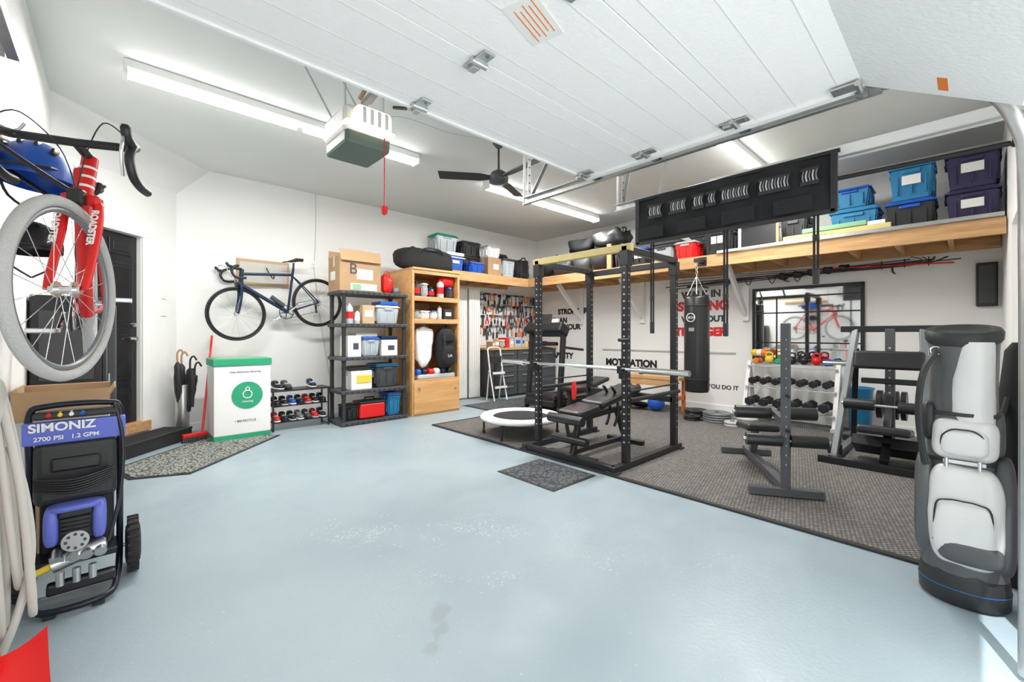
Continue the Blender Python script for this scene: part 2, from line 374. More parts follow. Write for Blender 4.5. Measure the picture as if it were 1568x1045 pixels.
o=track('garage_door_track',2.97,-.24,1.95,2.22,1,False);hanger(o,3.0,1.9,2.2);o.beam((3.0,1.9,2.24),(3.3,1.9,CZ),.03,.004,STEEL);o.beam((3.0,1.6,2.24),(3.0,1.3,CZ),.03,.004,STEEL);o.beam((3.0,1.88,2.6),(3.12,1.88,2.6),.03,.004,STEEL)
o.bb(2.945,3.03,-.24,1.2,2.195,2.25,WHT,bev=.004)
o.bb(2.94,3.0,-.245,-.20,.0,2.2,WHT,bev=.003)
o.done()
o=O('garage_door_opener',T(0,0,.13))
o.box((1.12,2.62,2.335),(.30,.34,.17),WHT,bev=.035,seg=3);o.box((1.12,2.60,2.30),(.31,.36,.02),OPL,bev=.008)
o.box((1.12,2.62,2.235),(.28,.33,.09),OPG,bev=.02);o.box((1.12,2.41,2.33),(.22,.09,.13),OPL,bev=.03,seg=3)
for k in range(4): o.box((1.05+.045*k,2.362,2.33),(.02,.01,.09),WHT,bev=.003)
o.box((1.12,2.64,2.415),(.24,.26,.03),DGRY,bev=.01)
for xx in(1.0,1.24):
    o.beam((xx,2.7,2.40),(xx-.25,3.0,CZ-.13),.03,.004,STEEL)
    o.beam((xx,2.52,2.40),(xx,2.52,CZ-.13),.025,.004,STEEL)
o.beam((1.08,2.45,2.43),(1.0,-.22,2.50),.03,.03,GRY);o.cyl((1.08,2.4,2.46),(1.0,0,2.53),.004,DGRY)
o.tube([(1.06,2.45,2.46),(1.08,2.2,2.55),(1.14,2.0,2.46),(1.03,1.95,2.4)],.012,CARD,8,sub=5)
o.tube([(1.12,2.45,2.46),(1.14,2.25,2.5),(1.2,2.1,2.42),(1.1,2.05,2.38)],.014,CARD,8,sub=5)
o.tube([(1.0,1.95,2.44),(1.0,1.88,2.24),(.99,1.72,2.12)],.014,BLKP,8,sub=4);o.tube([(1.2,2.3,2.4),(1.22,2.1,2.33),(1.1,1.95,2.3)],.01,BLKP,8,sub=4)
o.box((1.0,1.95,2.45),(.06,.12,.06),BLKP,bev=.01);o.box((.99,1.70,2.115),(.06,.05,.06),STEEL,bev=.005)
o.cyl((1.14,2.3,2.2),(1.14,2.3,1.80),.003,RED,6);o.taper((1.14,2.3,1.785),(.035,.035,.05),.8,RED,.006)
o.tube([(1.2,2.7,2.42),(1.6,3.0,2.75),(2.3,3.3,2.95),(2.9,3.42,3.11)],.003,LGRY,6,sub=4)
o.done()
# ceiling fan
o=O('ceiling_fan')
cx,cy=3.0,3.42
o.rev([(.06,CZ),(.065,CZ-.03),(.03,CZ-.07)][::-1],DGRY,T(cx,cy,0));o.cyl((cx,cy,CZ-.05),(cx,cy,2.93),.012,DGRY)
o.rev([(.03,2.80),(.10,2.82),(.105,2.87),(.08,2.92),(.03,2.95)],DGRY,T(cx,cy,0))
for k in range(3):
    a=math.radians(-43+180+10+k*120); M=T(cx,cy,2.86)@R(a)@R(.22,'X')
    o.raw([(.08,-.03,0),(.2,-.06,0),(.62,-.07,0),(.64,.055,0),(.2,.06,0),(.08,.03,0),(.08,-.03,.012),(.2,-.06,.012),(.62,-.07,.012),(.64,.055,.012),(.2,.06,.012),(.08,.03,.012)],
     [[5,4,3,2,1,0],[6,7,8,9,10,11],[0,1,7,6],[1,2,8,7],[2,3,9,8],[3,4,10,9],[4,5,11,10],[5,0,6,11]],BLKP,False,M)
o.done()

# ---------------------------------------------------------------- mats
o=O('rubber_floor_mat')
o.bb(3.08,6.80,.12,4.78,0,.012,MATG)
o.bb(3.05,3.09,.1,4.8,0,.014,BLKP);o.bb(3.05,6.8,4.77,4.81,0,.014,BLKP);o.bb(3.05,6.8,.09,.13,0,.014,BLKP)
o.done()
o=O('floor_mat_small');o.bb(2.46,2.96,2.17,2.78,0,.008,SMAT,bev=.002);o.bb(2.44,2.98,2.15,2.80,0,.005,BLKP);o.done()
o=O('doormat',D@T(.78,.86,0)@R(-.02))
o.prism([(-.62,-.30),(.62,-.30),(.86,.05),(.72,.42),(-.62,.42)],0,.01,DMAT);o.prism([(-.65,-.33),(.64,-.33),(.9,.05),(.75,.45),(-.65,.45)],0,.007,BLKP)
o.done()
o=O('floor_runner');o.bb(4.3,5.9,5.0,5.75,0,.01,SMAT);o.bb(4.27,5.93,4.97,5.78,0,.006,BLKP);o.done()

# ---------------------------------------------------------------- bicycles
def wheel(o,c,Rr,tm,rm,tr=.014,spokes=20,sm=CHR):
    c=Vector(c)
    o.ring(c,(0,1,0),Rr,tr,tm,56,8);o.ring(c,(0,1,0),Rr-tr-.008,.010,rm,56,6,flat=1.2)
    o.cyl(c+Vector((0,-.045,0)),c+Vector((0,.045,0)),.015,sm);o.cyl(c+Vector((0,-.03,0)),c+Vector((0,-.022,0)),.03,sm);o.cyl(c+Vector((0,.022,0)),c+Vector((0,.03,0)),.03,sm)
    for k in range(spokes):
        a=2*pi*k/spokes+.1;s_=1 if k%2 else -1
        o.cyl(c+Vector((.02*math.cos(a+.9*s_),.026*s_,.02*math.sin(a+.9*s_))),c+Vector(((Rr-.02)*math.cos(a),0,(Rr-.02)*math.sin(a))),.0013,sm,5)
def bike(name,X,fr,fk,tm,rm,steer=0,tr=.014,saddle=BLK,bw=.212):
    o=O(name,X);r=.34
    wheel(o,(0,0,r),r-tr,tm,rm,tr)
    BB=(.41,0,.27);ST=(.27,0,.76);HT=(.85,0,.83);HB=(.885,0,.70)
    o.cyl(BB,(.23,0,.84),.016,fr);o.cyl(BB,HB,.024,fr);o.cyl(ST,HT,.018,fr);o.cyl(HT,HB,.024,fr)
    for s_ in(-1,1):
        o.tube([BB,(.3,s_*.04,.29),(0,s_*.055,r)],.009,fr);o.tube([ST,(.2,s_*.03,.66),(0,s_*.055,r)],.008,fr)
    o.cyl((.23,0,.84),(.21,0,.92),.013,BLK);o.tube([(.09,0,.945),(.16,0,.955),(.24,0,.945),(.35,0,.94)],[.055,.065,.045,.02,.012],saddle,10,sub=3,flat=.4)
    # drivetrain
    o.ring((.41,-.05,.27),(0,1,0),.09,.005,BLK,32,6);o.ring((.41,-.045,.27),(0,1,0),.07,.005,CHR,28,6)
    for k in range(5): a=k*2*pi/5;o.cyl((.41,-.05,.27),(.41+.085*math.cos(a),-.05,.27+.085*math.sin(a)),.006,BLK,6)
    o.beam((.41,-.075,.27),(.55,-.085,.19),.014,.022,CHR,bev=.003);o.beam((.41,.06,.27),(.27,.07,.35),.014,.022,CHR,bev=.003)
    o.box((.55,-.135,.19),(.08,.09,.022),CHR,bev=.005);o.box((.27,.12,.35),(.08,.09,.022),CHR,bev=.005)
    for k in range(5): o.ring((0,-.03-.004*k,r),(0,1,0),.052-.007*k,.003,GRY,20,5)
    o.cyl((.41,-.05,.36),(0,-.04,r+.05),.003,BLK,5);o.cyl((.41,-.05,.18),(0.02,-.04,r-.12),.003,BLK,5);o.cyl((.02,-.04,r-.02),(.03,-.04,r-.14),.014,BLK)
    # steering assembly
    X0=o.X;o.X=X0@T(.90,0,0)@R(steer)@T(-.90,0,0)
    wheel(o,(1.0,0,r),r-tr,tm,rm,tr)
    for s_ in(-1,1): o.tube([(.89,s_*.02,.71),(.895,s_*.05,.68),(.93,s_*.055,.52),(1.0,s_*.055,r)],[.018,.017,.014,.010],fk,10,sub=3)
    o.box((.892,0,.705),(.05,.12,.04),fk,bev=.012)
    o.cyl((.885,0,.70),(.835,0,.89),.026,fk);o.cyl((.838,0,.89),(.93,0,.915),.018,BLK)
    o.box((.93,0,.705),(.04,.05,.06),BLK,bev=.008)
    for s_ in(-1,1):
        b=s_*bw
        o.tube([(.93,0,.915),(.93,b*.6,.918),(.935,b*.92,.918),(.985,b,.905),(1.02,b,.855),(1.0,b*1.02,.79),(.95,b*1.03,.765),(.88,b*1.04,.76)],.0155,BLK,10,sub=4)
        o.tube([(1.0,b,.905),(1.04,b,.925),(1.055,b,.965)],[.018,.017,.010],BLK,8,sub=3)
        o.tube([(1.045,b*.97,.93),(1.06,b*.95,.86),(1.02,b*.9,.78)],.006,CHR,6,sub=4)
        o.tube([(1.04,b*.95,.93),(1.02,b*.6,.97),(.95,s_*.04,.88),(.93,0,.73)],.0025,BLK,5,sub=5)
    o.X=X0
    return o
# red bike hanging parallel to left wall, facing the opening, bars turned slightly to the wall
pv=Vector((-.095,2.38,0));st=-math.radians(21.6);X=T(pv.x,pv.y+.90,1.025)@R(-pi/2)
o=bike('red_road_bicycle',X,RED,RED,TIREW,GRY,steer=st,tr=.021,bw=.195)
X0=o.X;o.X=X0@T(.90,0,0)@R(st)@T(-.90,0,0)
for s_ in(-1,1):  # white lettering down each fork leg
    e=Vector((1.0,0,.34))-Vector((.895,0,.68));e.normalize()
    nn=Vector((-e.z,0,e.x));yv=nn.cross(e)
    org=Vector((.93,s_*.055,.64))-e*.02
    M=Matrix(((e.x,yv.x,nn.x,org.x+nn.x*.004),(e.y,yv.y,nn.y,org.y-yv.y*.009),(e.z,yv.z,nn.z,org.z+nn.z*.004),(0,0,0,1)))
    o.text('ROADSTER',.030,WHT,M,.002,bold=.0006)
for k in range(3): o.cyl((.872-.0115*k,0,.755+.04*k),(.870-.0115*k,0,.765+.04*k),.0272,WHT,12)
o.X=X0
for xx in(.3,.75):
    o.tube([(xx,-.29,.95),(xx,-.05,.775),(xx,.03,.765),(xx,.05,.82)],.009,BLK,8,sub=4)
o.box((.52,-.292,.95),(.6,.012,.06),BLK,bev=.003)
o.done()
# dark road bike on back wall, front to the left
ang=math.atan2(.21,1.09)
X=T(2.11,6.30,1.645)@R(pi)@R(ang,'Y')@T(0,0,-.34)
o=bike('blue_road_bicycle',X,NAVY,NAVY,BLK,BLK,steer=.12)
o.tube([(.5,-.22,.9),(.5,-.05,.75),(.5,.04,.74),(.5,.05,.8)],.008,BLK,8,sub=4);o.box((.5,-.235,.85),(.06,.012,.3),BLK,bev=.003)
o.cyl((.45,0.03,.36),(.58,.03,.5),.03,DGRY)
o.done()
# helmets
def helmet(c,m,rz,s=1):
    o=O('bicycle_helmet',T(*c)@R(rz)@Matrix.Scale(s,4))
    V=[];F=[];n=28;h=10
    for i in range(h+1):
        ph=pi/2*i/h*1.12-.12*pi/2
        for k in range(n):
            a=2*pi*k/n; rr=math.cos(ph) ; x=.15*rr*math.cos(a)*(1.08 if math.cos(a)<0 else 1);y=.105*rr*math.sin(a);z=.12*math.sin(ph)
            V.append((x,y,z))
    for i in range(h):
        for k in range(n):
            F.append([i*n+k,i*n+(k+1)%n,(i+1)*n+(k+1)%n,(i+1)*n+k])
    o.raw(V,F,m,True)
    for yy in(-.06,-.02,.02,.06):
        o.soft((.03,yy,.095-abs(yy)*.45),(.17,.018,.045),BLK,2.5,n=12)
    o.box((.14,0,0),(.07,.15,.008),BLK,r=(0,.2,0),bev=.003)
    for s_ in(-1,1): o.tube([(.03,s_*.09,0),(.02,s_*.07,-.08),(.01,0,-.14)],.004,BLK,6,sub=4)
    return o.done()
helmet((-.255,2.95,1.93),BLU,-1.75,1.3);helmet((-.28,2.95,1.60),BLK,-1.4)
o=O('wall_hook_rail');o.bb(XL,XL+.02,2.6,3.6,2.05,2.12,WX,bev=.004)
for y in(2.75,2.95,3.15,3.4): o.tube([(XL+.02,y,2.08),(XL+.09,y,2.06),(XL+.12,y,2.10)],.006,STEEL,8,sub=3)
o.done()

# ---------------------------------------------------------------- left side: cabinet, cartons, pressure washer, hose, shovel
o=O('black_storage_cabinet')
o.bb(-.39,-.06,4.0,4.85,0,1.45,BLKP,bev=.01);o.bb(-.062,-.04,4.01,4.42,.05,1.42,BLK,bev=.006);o.bb(-.062,-.04,4.43,4.84,.05,1.42,BLK,bev=.006)
o.cyl((-.03,4.38,.7),(-.03,4.38,.9),.007,STEEL);o.cyl((-.03,4.47,.7),(-.03,4.47,.9),.007,STEEL);o.bb(-.35,-.1,3.99,4.0,.9,1.35,DGRY,bev=.003)
o.done()
o=O('grey_board');o.bb(-.13,.015,4.90,4.92,0,1.44,SLATE,bev=.004);o.bb(-.12,.005,4.895,4.90,.02,1.42,DGRY,bev=.002);o.done()
o=O('cardboard_carton')
o.carton(-.2,3.5,0,.37,.42,.42,CARD2);o.box((-.2,3.5,.60),(.36,.4,.36),WHT,bev=.004)
for (dx,dy,rr) in((0,-.2,(-.5,0,0)),(0,.2,(.5,0,0))): o.box((-.2,3.5+dy*1.25,.83),(.36,.006,.16),CARD,r=rr)
o.box((-.03,3.5,.84),(.006,.4,.14),CARD,r=(0,.5,0));o.box((-.38,3.5,.84),(.006,.4,.14),CARD)
o.box((-.15,3.297,.66),(.14,.004,.06),DGRY);o.box((-.28,3.297,.6),(.05,.004,.09),PAP)
o.done()
o=O('pressure_washer')
a,b=-.27,.02
TR=.0135
o.tube([(a,2.93,.10),(a,2.86,.3),(a,2.80,.62),(a+.0,2.78,.84),(a+.05,2.78,.88),(b-.05,2.78,.88),(b,2.78,.84),(b,2.80,.62),(b,2.86,.3),(b,2.93,.10)],TR,FRM,10,sub=5)
o.tube([(a,2.93,.12),(a+.01,2.76,.05),(a+.05,2.64,.03),(b-.05,2.64,.03),(b-.01,2.76,.05),(b,2.93,.12)],TR,FRM,10,sub=5)
for xx in(a+.07,b-.07): o.box((xx,2.65,.012),(.04,.05,.025),RUB,bev=.006)
o.cyl((a-.03,2.93,.13),(b+.06,2.93,.13),.009,STEEL)
for xx in(a-.035,b+.05):
    o.rev([(.03,-.025),(.085,-.028),(.095,-.022),(.125,-.022),(.13,-.012),(.13,.012),(.125,.022),(.095,.022),(.085,.028),(.03,.025)],RUB,T(xx,2.93,.13)@R(pi/2,'Y'),30)
    for k in range(22):
        t_=2*pi*k/22; o.box((xx,2.93+.13*math.cos(t_),.13+.13*math.sin(t_)),(.044,.012,.012),RUB,r=(t_,0,0))
    o.rev([(.01,-.03),(.07,-.03),(.07,.03),(.01,.03)],DGRY,T(xx,2.93,.13)@R(pi/2,'Y'),20)
o.box(((a+b)/2,2.765,.765),(.33,.03,.10),LBLU,r=(.1,0,0),bev=.008)
Mx=T(a+.0,2.742,.775)@R(pi/2+.1,'X');o.text('SIMONIZ',.052,WHT,Mx,.001,bold=.0015)
Mx=T(a+.015,2.742,.735)@R(pi/2+.1,'X');o.text('2700 PSI   1.2 GPM',.026,WHT,Mx,.001,bold=.0006)
o.box(((a+b)/2,2.80,.58),(.27,.10,.28),BLKP,bev=.03,seg=3);o.box(((a+b)/2,2.785,.84),(.27,.09,.03),BLKP,bev=.01)
for k,mm in enumerate((RED,YL2,WHT,BLU)): o.cyl((a+.06+k*.035,2.735,.842),(a+.06+k*.035,2.76,.85),.008,mm,10)
o.box(((a+b)/2,2.75,.62),(.16,.03,.06),BLK,bev=.01)
for k in range(6): o.tube([(a+.02,2.71-.004*k,.53+.010*k),((a+b)/2,2.69-.004*k,.505+.012*k),(b-.02,2.71-.004*k,.54+.010*k)],.006,BLK,6,sub=5)
o.soft(((a+b)/2+.0,2.79,.355),(.18,.20,.19),BLKP,3.2);o.box(((a+b)/2,2.695,.42),(.11,.03,.05),BLK,bev=.01)
for s_ in(-1,1): o.soft(((a+b)/2+s_*.075,2.735,.36),(.05,.13,.17),LBLU,3.4)
o.soft(((a+b)/2,2.73,.435),(.17,.11,.03),LBLU,4)
for k in range(4): o.box(((a+b)/2,2.690,.39-.018*k),(.09,.02,.007),BLK)
o.cyl(((a+b)/2,2.68,.29),((a+b)/2,2.82,.29),.045,STEEL,20)
for k in range(8): o.cyl(((a+b)/2+.03*math.cos(k*pi/4),2.675,.29+.03*math.sin(k*pi/4)),((a+b)/2+.03*math.cos(k*pi/4),2.682,.29+.03*math.sin(k*pi/4)),.006,DGRY,8)
o.cyl((a+.07,2.70,.20),(b-.05,2.72,.24),.034,STEEL,16);o.cyl((a+.02,2.70,.18),(a+.08,2.70,.20),.014,YL2,12)
for k in range(4): o.cyl((a+.09+.045*k,2.67,.22),(a+.09+.045*k,2.74,.24),.022,STEEL,12)
for k in range(3): o.cyl((a+.1+.05*k,2.66,.18),(a+.1+.05*k,2.66,.12),.014,STEEL,10)
o.box(((a+b)/2,2.83,.18),(.27,.16,.03),FRM,bev=.006);o.box(((a+b)/2,2.90,.30),(.25,.04,.34),BLKP,bev=.01);o.box(((a+b)/2+.02,2.72,.09),(.22,.05,.05),BLK,bev=.01)
o.tube([(b-.02,2.76,.88),(b+.01,2.74,.7),(b-.0,2.72,.45),(b-.04,2.70,.25)],.008,BLK,8,sub=5)
o.done()
o=O('garden_hose')
hx,hy=-.372,2.36
for k in range(5):
    f=.028*k
    o.tube([(hx+f*.6,hy+.02,1.0),(hx+f,hy-.06,.78),(hx+.01+f*1.15,hy-.09,.45+.03*k),(hx+.015+f*1.25,hy-.03,.06+.06*((k*3)%5)),(hx+.012+f*1.1,hy+.12,.30),(hx+f,hy+.13,.62),(hx+f*.7,hy+.08,.93)],.0115,BEIGE,8,closed=True,sub=6)
o.box((hx+.01,hy+.03,1.0),(.05,.14,.13),WHT,bev=.02,seg=3);o.soft((hx+.045,hy+.0,.95),(.09,.10,.20),BEIGE,3)
o.tube([(hx+.10,hy-.02,.80),(hx+.135,hy-.03,.62),(hx+.15,hy-.03,.40),(hx+.12,hy-.04,.2),(hx+.06,hy-.1,.014),(hx+.04,hy-.45,.014)],.0125,BEIGE,8,sub=6)
o.done()
o=O('red_snow_shovel')
V=[];F=[];nu=10;nv=6
for j in range(nv+1):
    for i in range(nu+1):
        u=i/nu-.5;v=j/nv;V.append((u*.22,v*.24,.02+.05*(2*u)**2+.12*v*v))
for j in range(nv):
    for i in range(nu): k=j*(nu+1)+i;F.append([k,k+1,k+nu+2,k+nu+1])
nV=len(V);V2=V+[(x,y,z-.006) for x,y,z in V];F2=F+[[q+nV for q in f][::-1] for f in F]
o.raw(V2,F2,RED,True,T(-.25,1.93,0)@R(.12));o.cyl((-.275,2.13,.12),(-.385,2.2,1.0),.012,RED);o.box((-.382,2.2,1.03),(.03,.11,.05),BLK,bev=.012)
o.done()

# ---------------------------------------------------------------- back-wall zone
o=O('umbrella_stand',T(-.08,.03,0))
o.rev([(.062,0),(.068,.01),(.068,.60),(.064,.61)],STEEL,T(.66,6.22,0),24);
for k,(dx,dy,hh,mm) in enumerate(((-.02,-.02,1.0,BLK),(.03,.0,.92,BLKP),(.0,.03,.97,BLK),(.045,-.03,.85,DGRY))):
    bx,by=.66+dx,6.22+dy
    o.tube([(bx,by,.3),(bx+dx,by+dy,.62),(bx+dx*1.4,by+dy*1.4,hh-.12)],[.03,.042,.035,.012],BLK if k%2 else BLKP,10,sub=4)
    o.tube([(bx+dx*1.4,by+dy*1.4,hh-.12),(bx+dx*1.5,by+dy*1.5,hh-.02),(bx+dx*1.5+.03,by+dy*1.5,hh+.02),(bx+dx*1.5+.06,by+dy*1.5,hh-.03)],.010,CARD if k%2==0 else BLK,8,sub=4)
o.tube([(.74,6.14,.35),(.75,6.15,.55),(.74,6.15,.8)],[.02,.035,.02],BLKP,8,sub=3)
o.done()
o=O('push_broom')
o.cyl((.73,5.93,.09),(.90,6.50,1.18),.012,RED);o.box((.66,5.9,.075),(.24,.06,.04),RED,r=(0,0,.2),bev=.008)
for k in range(13): o.box((.55+.018*k,5.875+.0037*k,.03),(.014,.05,.06),DGRY,r=(0,0,.2))
o.done()
# collection bin (white body, green top)
o=O('collection_bin')
o.bb(.80,1.36,5.66,6.12,.06,.84,WHT,bev=.006);o.bb(.79,1.37,5.65,6.13,.84,.92,GRN,bev=.006);o.bb(.80,1.36,5.66,6.12,0,.06,GRN,bev=.004);o.bb(.83,1.33,5.69,6.09,.915,.925,SAGE)
o.cyl((1.12,5.661,.50),(1.12,5.655,.50),.155,GRN,40)
o.ring((1.12,5.654,.51),(0,1,0),.045,.006,WHT,24,6);o.ring((1.12,5.654,.57),(0,1,0),.02,.005,WHT,16,6);o.text('cleaning',.035,WHT,T(1.12,5.654,.42)@R(pi/2,'X'),.001,'CENTER')
o.text('Clean Electronics Recycling',.028,DGRY,T(1.10,5.658,.76)@R(pi/2,'X'),.001,'CENTER');o.text('1 800 RECYCLE',.032,DGRY,T(1.10,5.658,.20)@R(pi/2,'X'),.001,'CENTER')
o.done()
o=O('shoe_rack')
for x in(1.42,2.08):
    for y in(5.80,6.05): o.cyl((x,y,0),(x,y,.50),.011,BLK,10)
    o.cyl((x,5.8,.02),(x,6.05,.02),.008,BLK)
o.bb(1.40,2.10,5.78,6.07,.485,.505,BLK,bev=.003)
for z in(.10,.30):
    for y in(5.82,5.88,5.94,6.0,6.04): o.cyl((1.42,y,z),(2.08,y,z),.006,BLK,8)
cols=[RED,BLK,GRY,NAVY,BLK,BLK,DGRY,RED,BLK,BLU]
def shoe(o,x,y,z,m,rz=0,sole=WHT):
    X0=o.X;o.X=X0@T(x,y,z)@R(rz)
    o.soft((0,0,.012),(.085,.26,.028),sole,3.5,n=14);o.soft((0,-.02,.035),(.078,.22,.06),m,2.8,n=14);o.soft((0,.07,.065),(.072,.11,.08),m,3,n=14)
    for k in range(3): o.box((0,-.03+.025*k,.066),(.04,.006,.006),WHT)
    o.X=X0
k=0
for z in(.108,.308):
    for i in range(7): shoe(o,1.475+i*.092,5.93,z,cols[(k*3+i)%10],0,(WHT,BLK,LGRY)[k%3]);k+=1
shoe(o,1.5,5.93,.507,BLK,.2);shoe(o,1.6,5.93,.507,DGRY,.1,BLK);shoe(o,1.9,5.92,.507,NAVY,0)
o.done()
o=O('wall_board');o.bb(1.17,1.80,YB-.03,YB-.002,1.85,2.2,CARD2,bev=.003);o.bb(1.2,1.77,YB-.035,YB-.028,1.89,2.16,BEIGE);o.done()
o=O('wall_outlet');o.box((2.13,YB-.006,2.22),(.07,.012,.11),WHT,bev=.003);o.box((2.13,YB-.016,2.24),(.04,.02,.04),WHT,bev=.006);o.tube([(2.16,YB-.01,CZ),(2.165,YB-.01,2.9),(2.155,YB-.012,2.5),(2.14,YB-.015,2.26)],.004,LGRY,6,sub=4);o.tube([(2.13,YB-.015,2.2),(2.2,YB-.02,1.6),(2.3,YB-.02,.9),(2.38,YB-.1,.3)],.004,LGRY,6,sub=4);o.done()

def items_on(o,x0,x1,y0,y1,z,hmax,seed,pal):
    rnd=random.Random(seed);x=x0
    while x<x1-.06:
        w=rnd.uniform(.07,.2);w=min(w,x1-x);h=hmax*rnd.uniform(.45,.9);d=(y1-y0)*rnd.uniform(.6,.95);m=rnd.choice(pal);t=rnd.random()
        cx_=x+w/2;cy_=y0+d/2+.01
        if t<.45: o.box((cx_,cy_,z+h/2),(w*.94,d,h),m,bev=.006);o.box((cx_,cy_-d/2-.001,z+h*.55),(w*.6,.003,h*.35),rnd.choice([PAP,WHT,RED,BLU]))
        elif t<.75:
            r=min(w,.12)*.46;o.rev([(r*.95,0),(r,.01),(r,h*.8),(r*.6,h*.9),(r*.35,h*.92),(r*.35,h)],m,T(cx_,y0+r+.02,z),16)
            o.cyl((cx_,y0+r+.02,z+h*.25),(cx_,y0+r+.02,z+h*.6),r*1.03,rnd.choice([PAP,YL2,RED]),16)
        else: o.tote(cx_,cy_,z,w*.95,d,h*.8,m,rnd.choice([WHT,BLKP,BLU]))
        x+=w+.012
PAL=[WHT,PAP,DGRY,BLU,LGRY,LGRY,BLKP,CARD2,YL2,GLASSR]
# black plastic shelving
o=O('plastic_shelf_unit')
x0,x1,y0,y1=2.13,3.08,5.48,5.98
lv=[.05,.46,.90,1.34,1.77]
for z in lv:
    o.bb(x0,x1,y0,y1,z-.045,z,DGRY,bev=.008)
    for k in range(12): o.bb(x0+.05+k*.075,x0+.08+k*.075,y0-.003,y0+.01,z-.038,z-.01,BLKP)
for i in range(4):
    for x in(x0+.045,x1-.045):
        for y in(y0+.045,y1-.045): o.rev([(.033,0),(.026,.04),(.026,lv[i+1]-lv[i]-.09),(.033,lv[i+1]-lv[i]-.045)],BLKP,T(x,y,lv[i]),12)
o.done()
o=O('shelf_contents')
xa,xb=x0+.09,x1-.09
o.tote(2.32,5.72,.05,.2,.3,.2,BLKP,BLKP)
o.box((2.58,5.66,.16),(.36,.24,.20),RED,bev=.02);o.box((2.58,5.66,.275),(.37,.25,.03),BLK,bev=.008);o.tube([(2.5,5.66,.29),(2.52,5.66,.33),(2.64,5.66,.33),(2.66,5.66,.29)],.01,BLK,8)
o.tote(2.9,5.7,.05,.21,.34,.33,CYB,BLU);
o.carton(2.42,5.68,.46,.28,.30,.25,WHT);o.box((2.45,5.525,.6),(.2,.004,.1),YL2);o.tote(2.8,5.72,.46,.36,.36,.33,DGRY,CYB,label=PAP);o.box((2.4,5.68,.74),(.3,.26,.05),BLKP,bev=.01)
o.box((2.29,5.7,.95),(.10,.3,.1),YL2,bev=.008)
o.carton(2.32,5.66,.90,.18,.26,.28,WHT);o.tote(2.55,5.7,.90,.27,.36,.26,GLASSR,BLU);o.carton(2.83,5.7,.90,.24,.3,.22,PAP);o.box((2.83,5.7,1.15),(.24,.3,.05),NAVY,bev=.006);o.box((2.5,5.7,1.19),(.3,.3,.05),LGRY,bev=.01)
items_on(o,xa,2.6,y0+.03,y1-.06,1.34,.38,3,PAL);o.tote(2.8,5.7,1.34,.36,.36,.26,GLASSR,WHT)
o.box((2.82,5.68,1.63),(.26,.3,.05),BLU,bev=.005)
o.done()
o=O('cardboard_box');o.carton(2.41,5.74,1.77,.56,.40,.46,CARD);o.box((2.41,5.536,2.24),(.55,.005,.16),CARD,r=(-.35,0,0));o.box((2.41,5.95,2.27),(.55,.005,.12),CARD,r=(.2,0,0));o.box((2.45,5.535,1.83),(.36,.006,.09),WHT);o.box((2.35,5.53,1.83),(.12,.006,.07),SAGE);o.text('B',.2,DGRY,T(2.25,5.536,2.0)@R(pi/2,'X'),.001);o.done()
o=O('red_bag');o.soft((2.85,5.68,1.905),(.16,.14,.27),RED,3,amp=.25,fr=14);o.tube([(2.8,5.68,2.02),(2.82,5.67,2.09),(2.88,5.67,2.09),(2.9,5.68,2.02)],.006,RED,6,sub=4);o.soft((3.0,5.75,1.83),(.13,.2,.12),GRY,3);o.done()
# wooden shelf unit
o=O('wooden_shelf_unit')
x0,x1,y0,y1=3.16,4.0,5.50,6.35
for x in(x0,x1-.035): o.bb(x,x+.035,y0,y1,0,2.17,PLY,bev=.003)
for z in(.06,.52,1.42,1.75,2.15): o.bb(x0+.035,x1-.035,y0,y1,z-.03,z,PLY,bev=.002);o.bb(x0+.03,x1-.03,y0-.004,y0+.02,z-.06,z+.01,WX,bev=.003)
o.bb(x0+.03,x1-.03,y1-.01,y1,0,2.15,PLY)
o.bb(x0+.02,x1-.02,y0-.02,y0,.03,.49,PLY,bev=.003);o.box((x0+.1,y0-.028,.4),(.03,.02,.05),STEEL,bev=.004);o.cyl((x1-.1,y0-.04,.36),(x1-.1,y0-.02,.36),.012,STEEL)
o.bb(x0-.0,x1,y0-.02,y1,2.15,2.18,PLY,bev=.002)
o.done()
o=O('wooden_shelf_contents')
items_on(o,x0+.06,x1-.06,y0+.03,y0+.35,1.75,.33,11,[BLKP,DGRY,WHT,BLKP,LGRY,NAVY]);items_on(o,x0+.06,x1-.1,y0+.03,y0+.35,1.42,.24,21,[WHT,PAP,BLKP,LGRY,BLKP])
o.soft((3.82,5.65,2.02),(.26,.2,.17),RED,3,amp=.1)
o.box((3.6,5.62,.56),(.66,.2,.07),LGRY,bev=.02);
for k in range(6): o.soft((3.3+k*.11,5.6,.63),(.10,.14,.10),[BLU,BLK,RED,WHT,NAVY,BLK][k],2.6)
for y in(5.6,): o.cyl((3.2,y,1.36),(3.96,y,1.36),.01,STEEL)
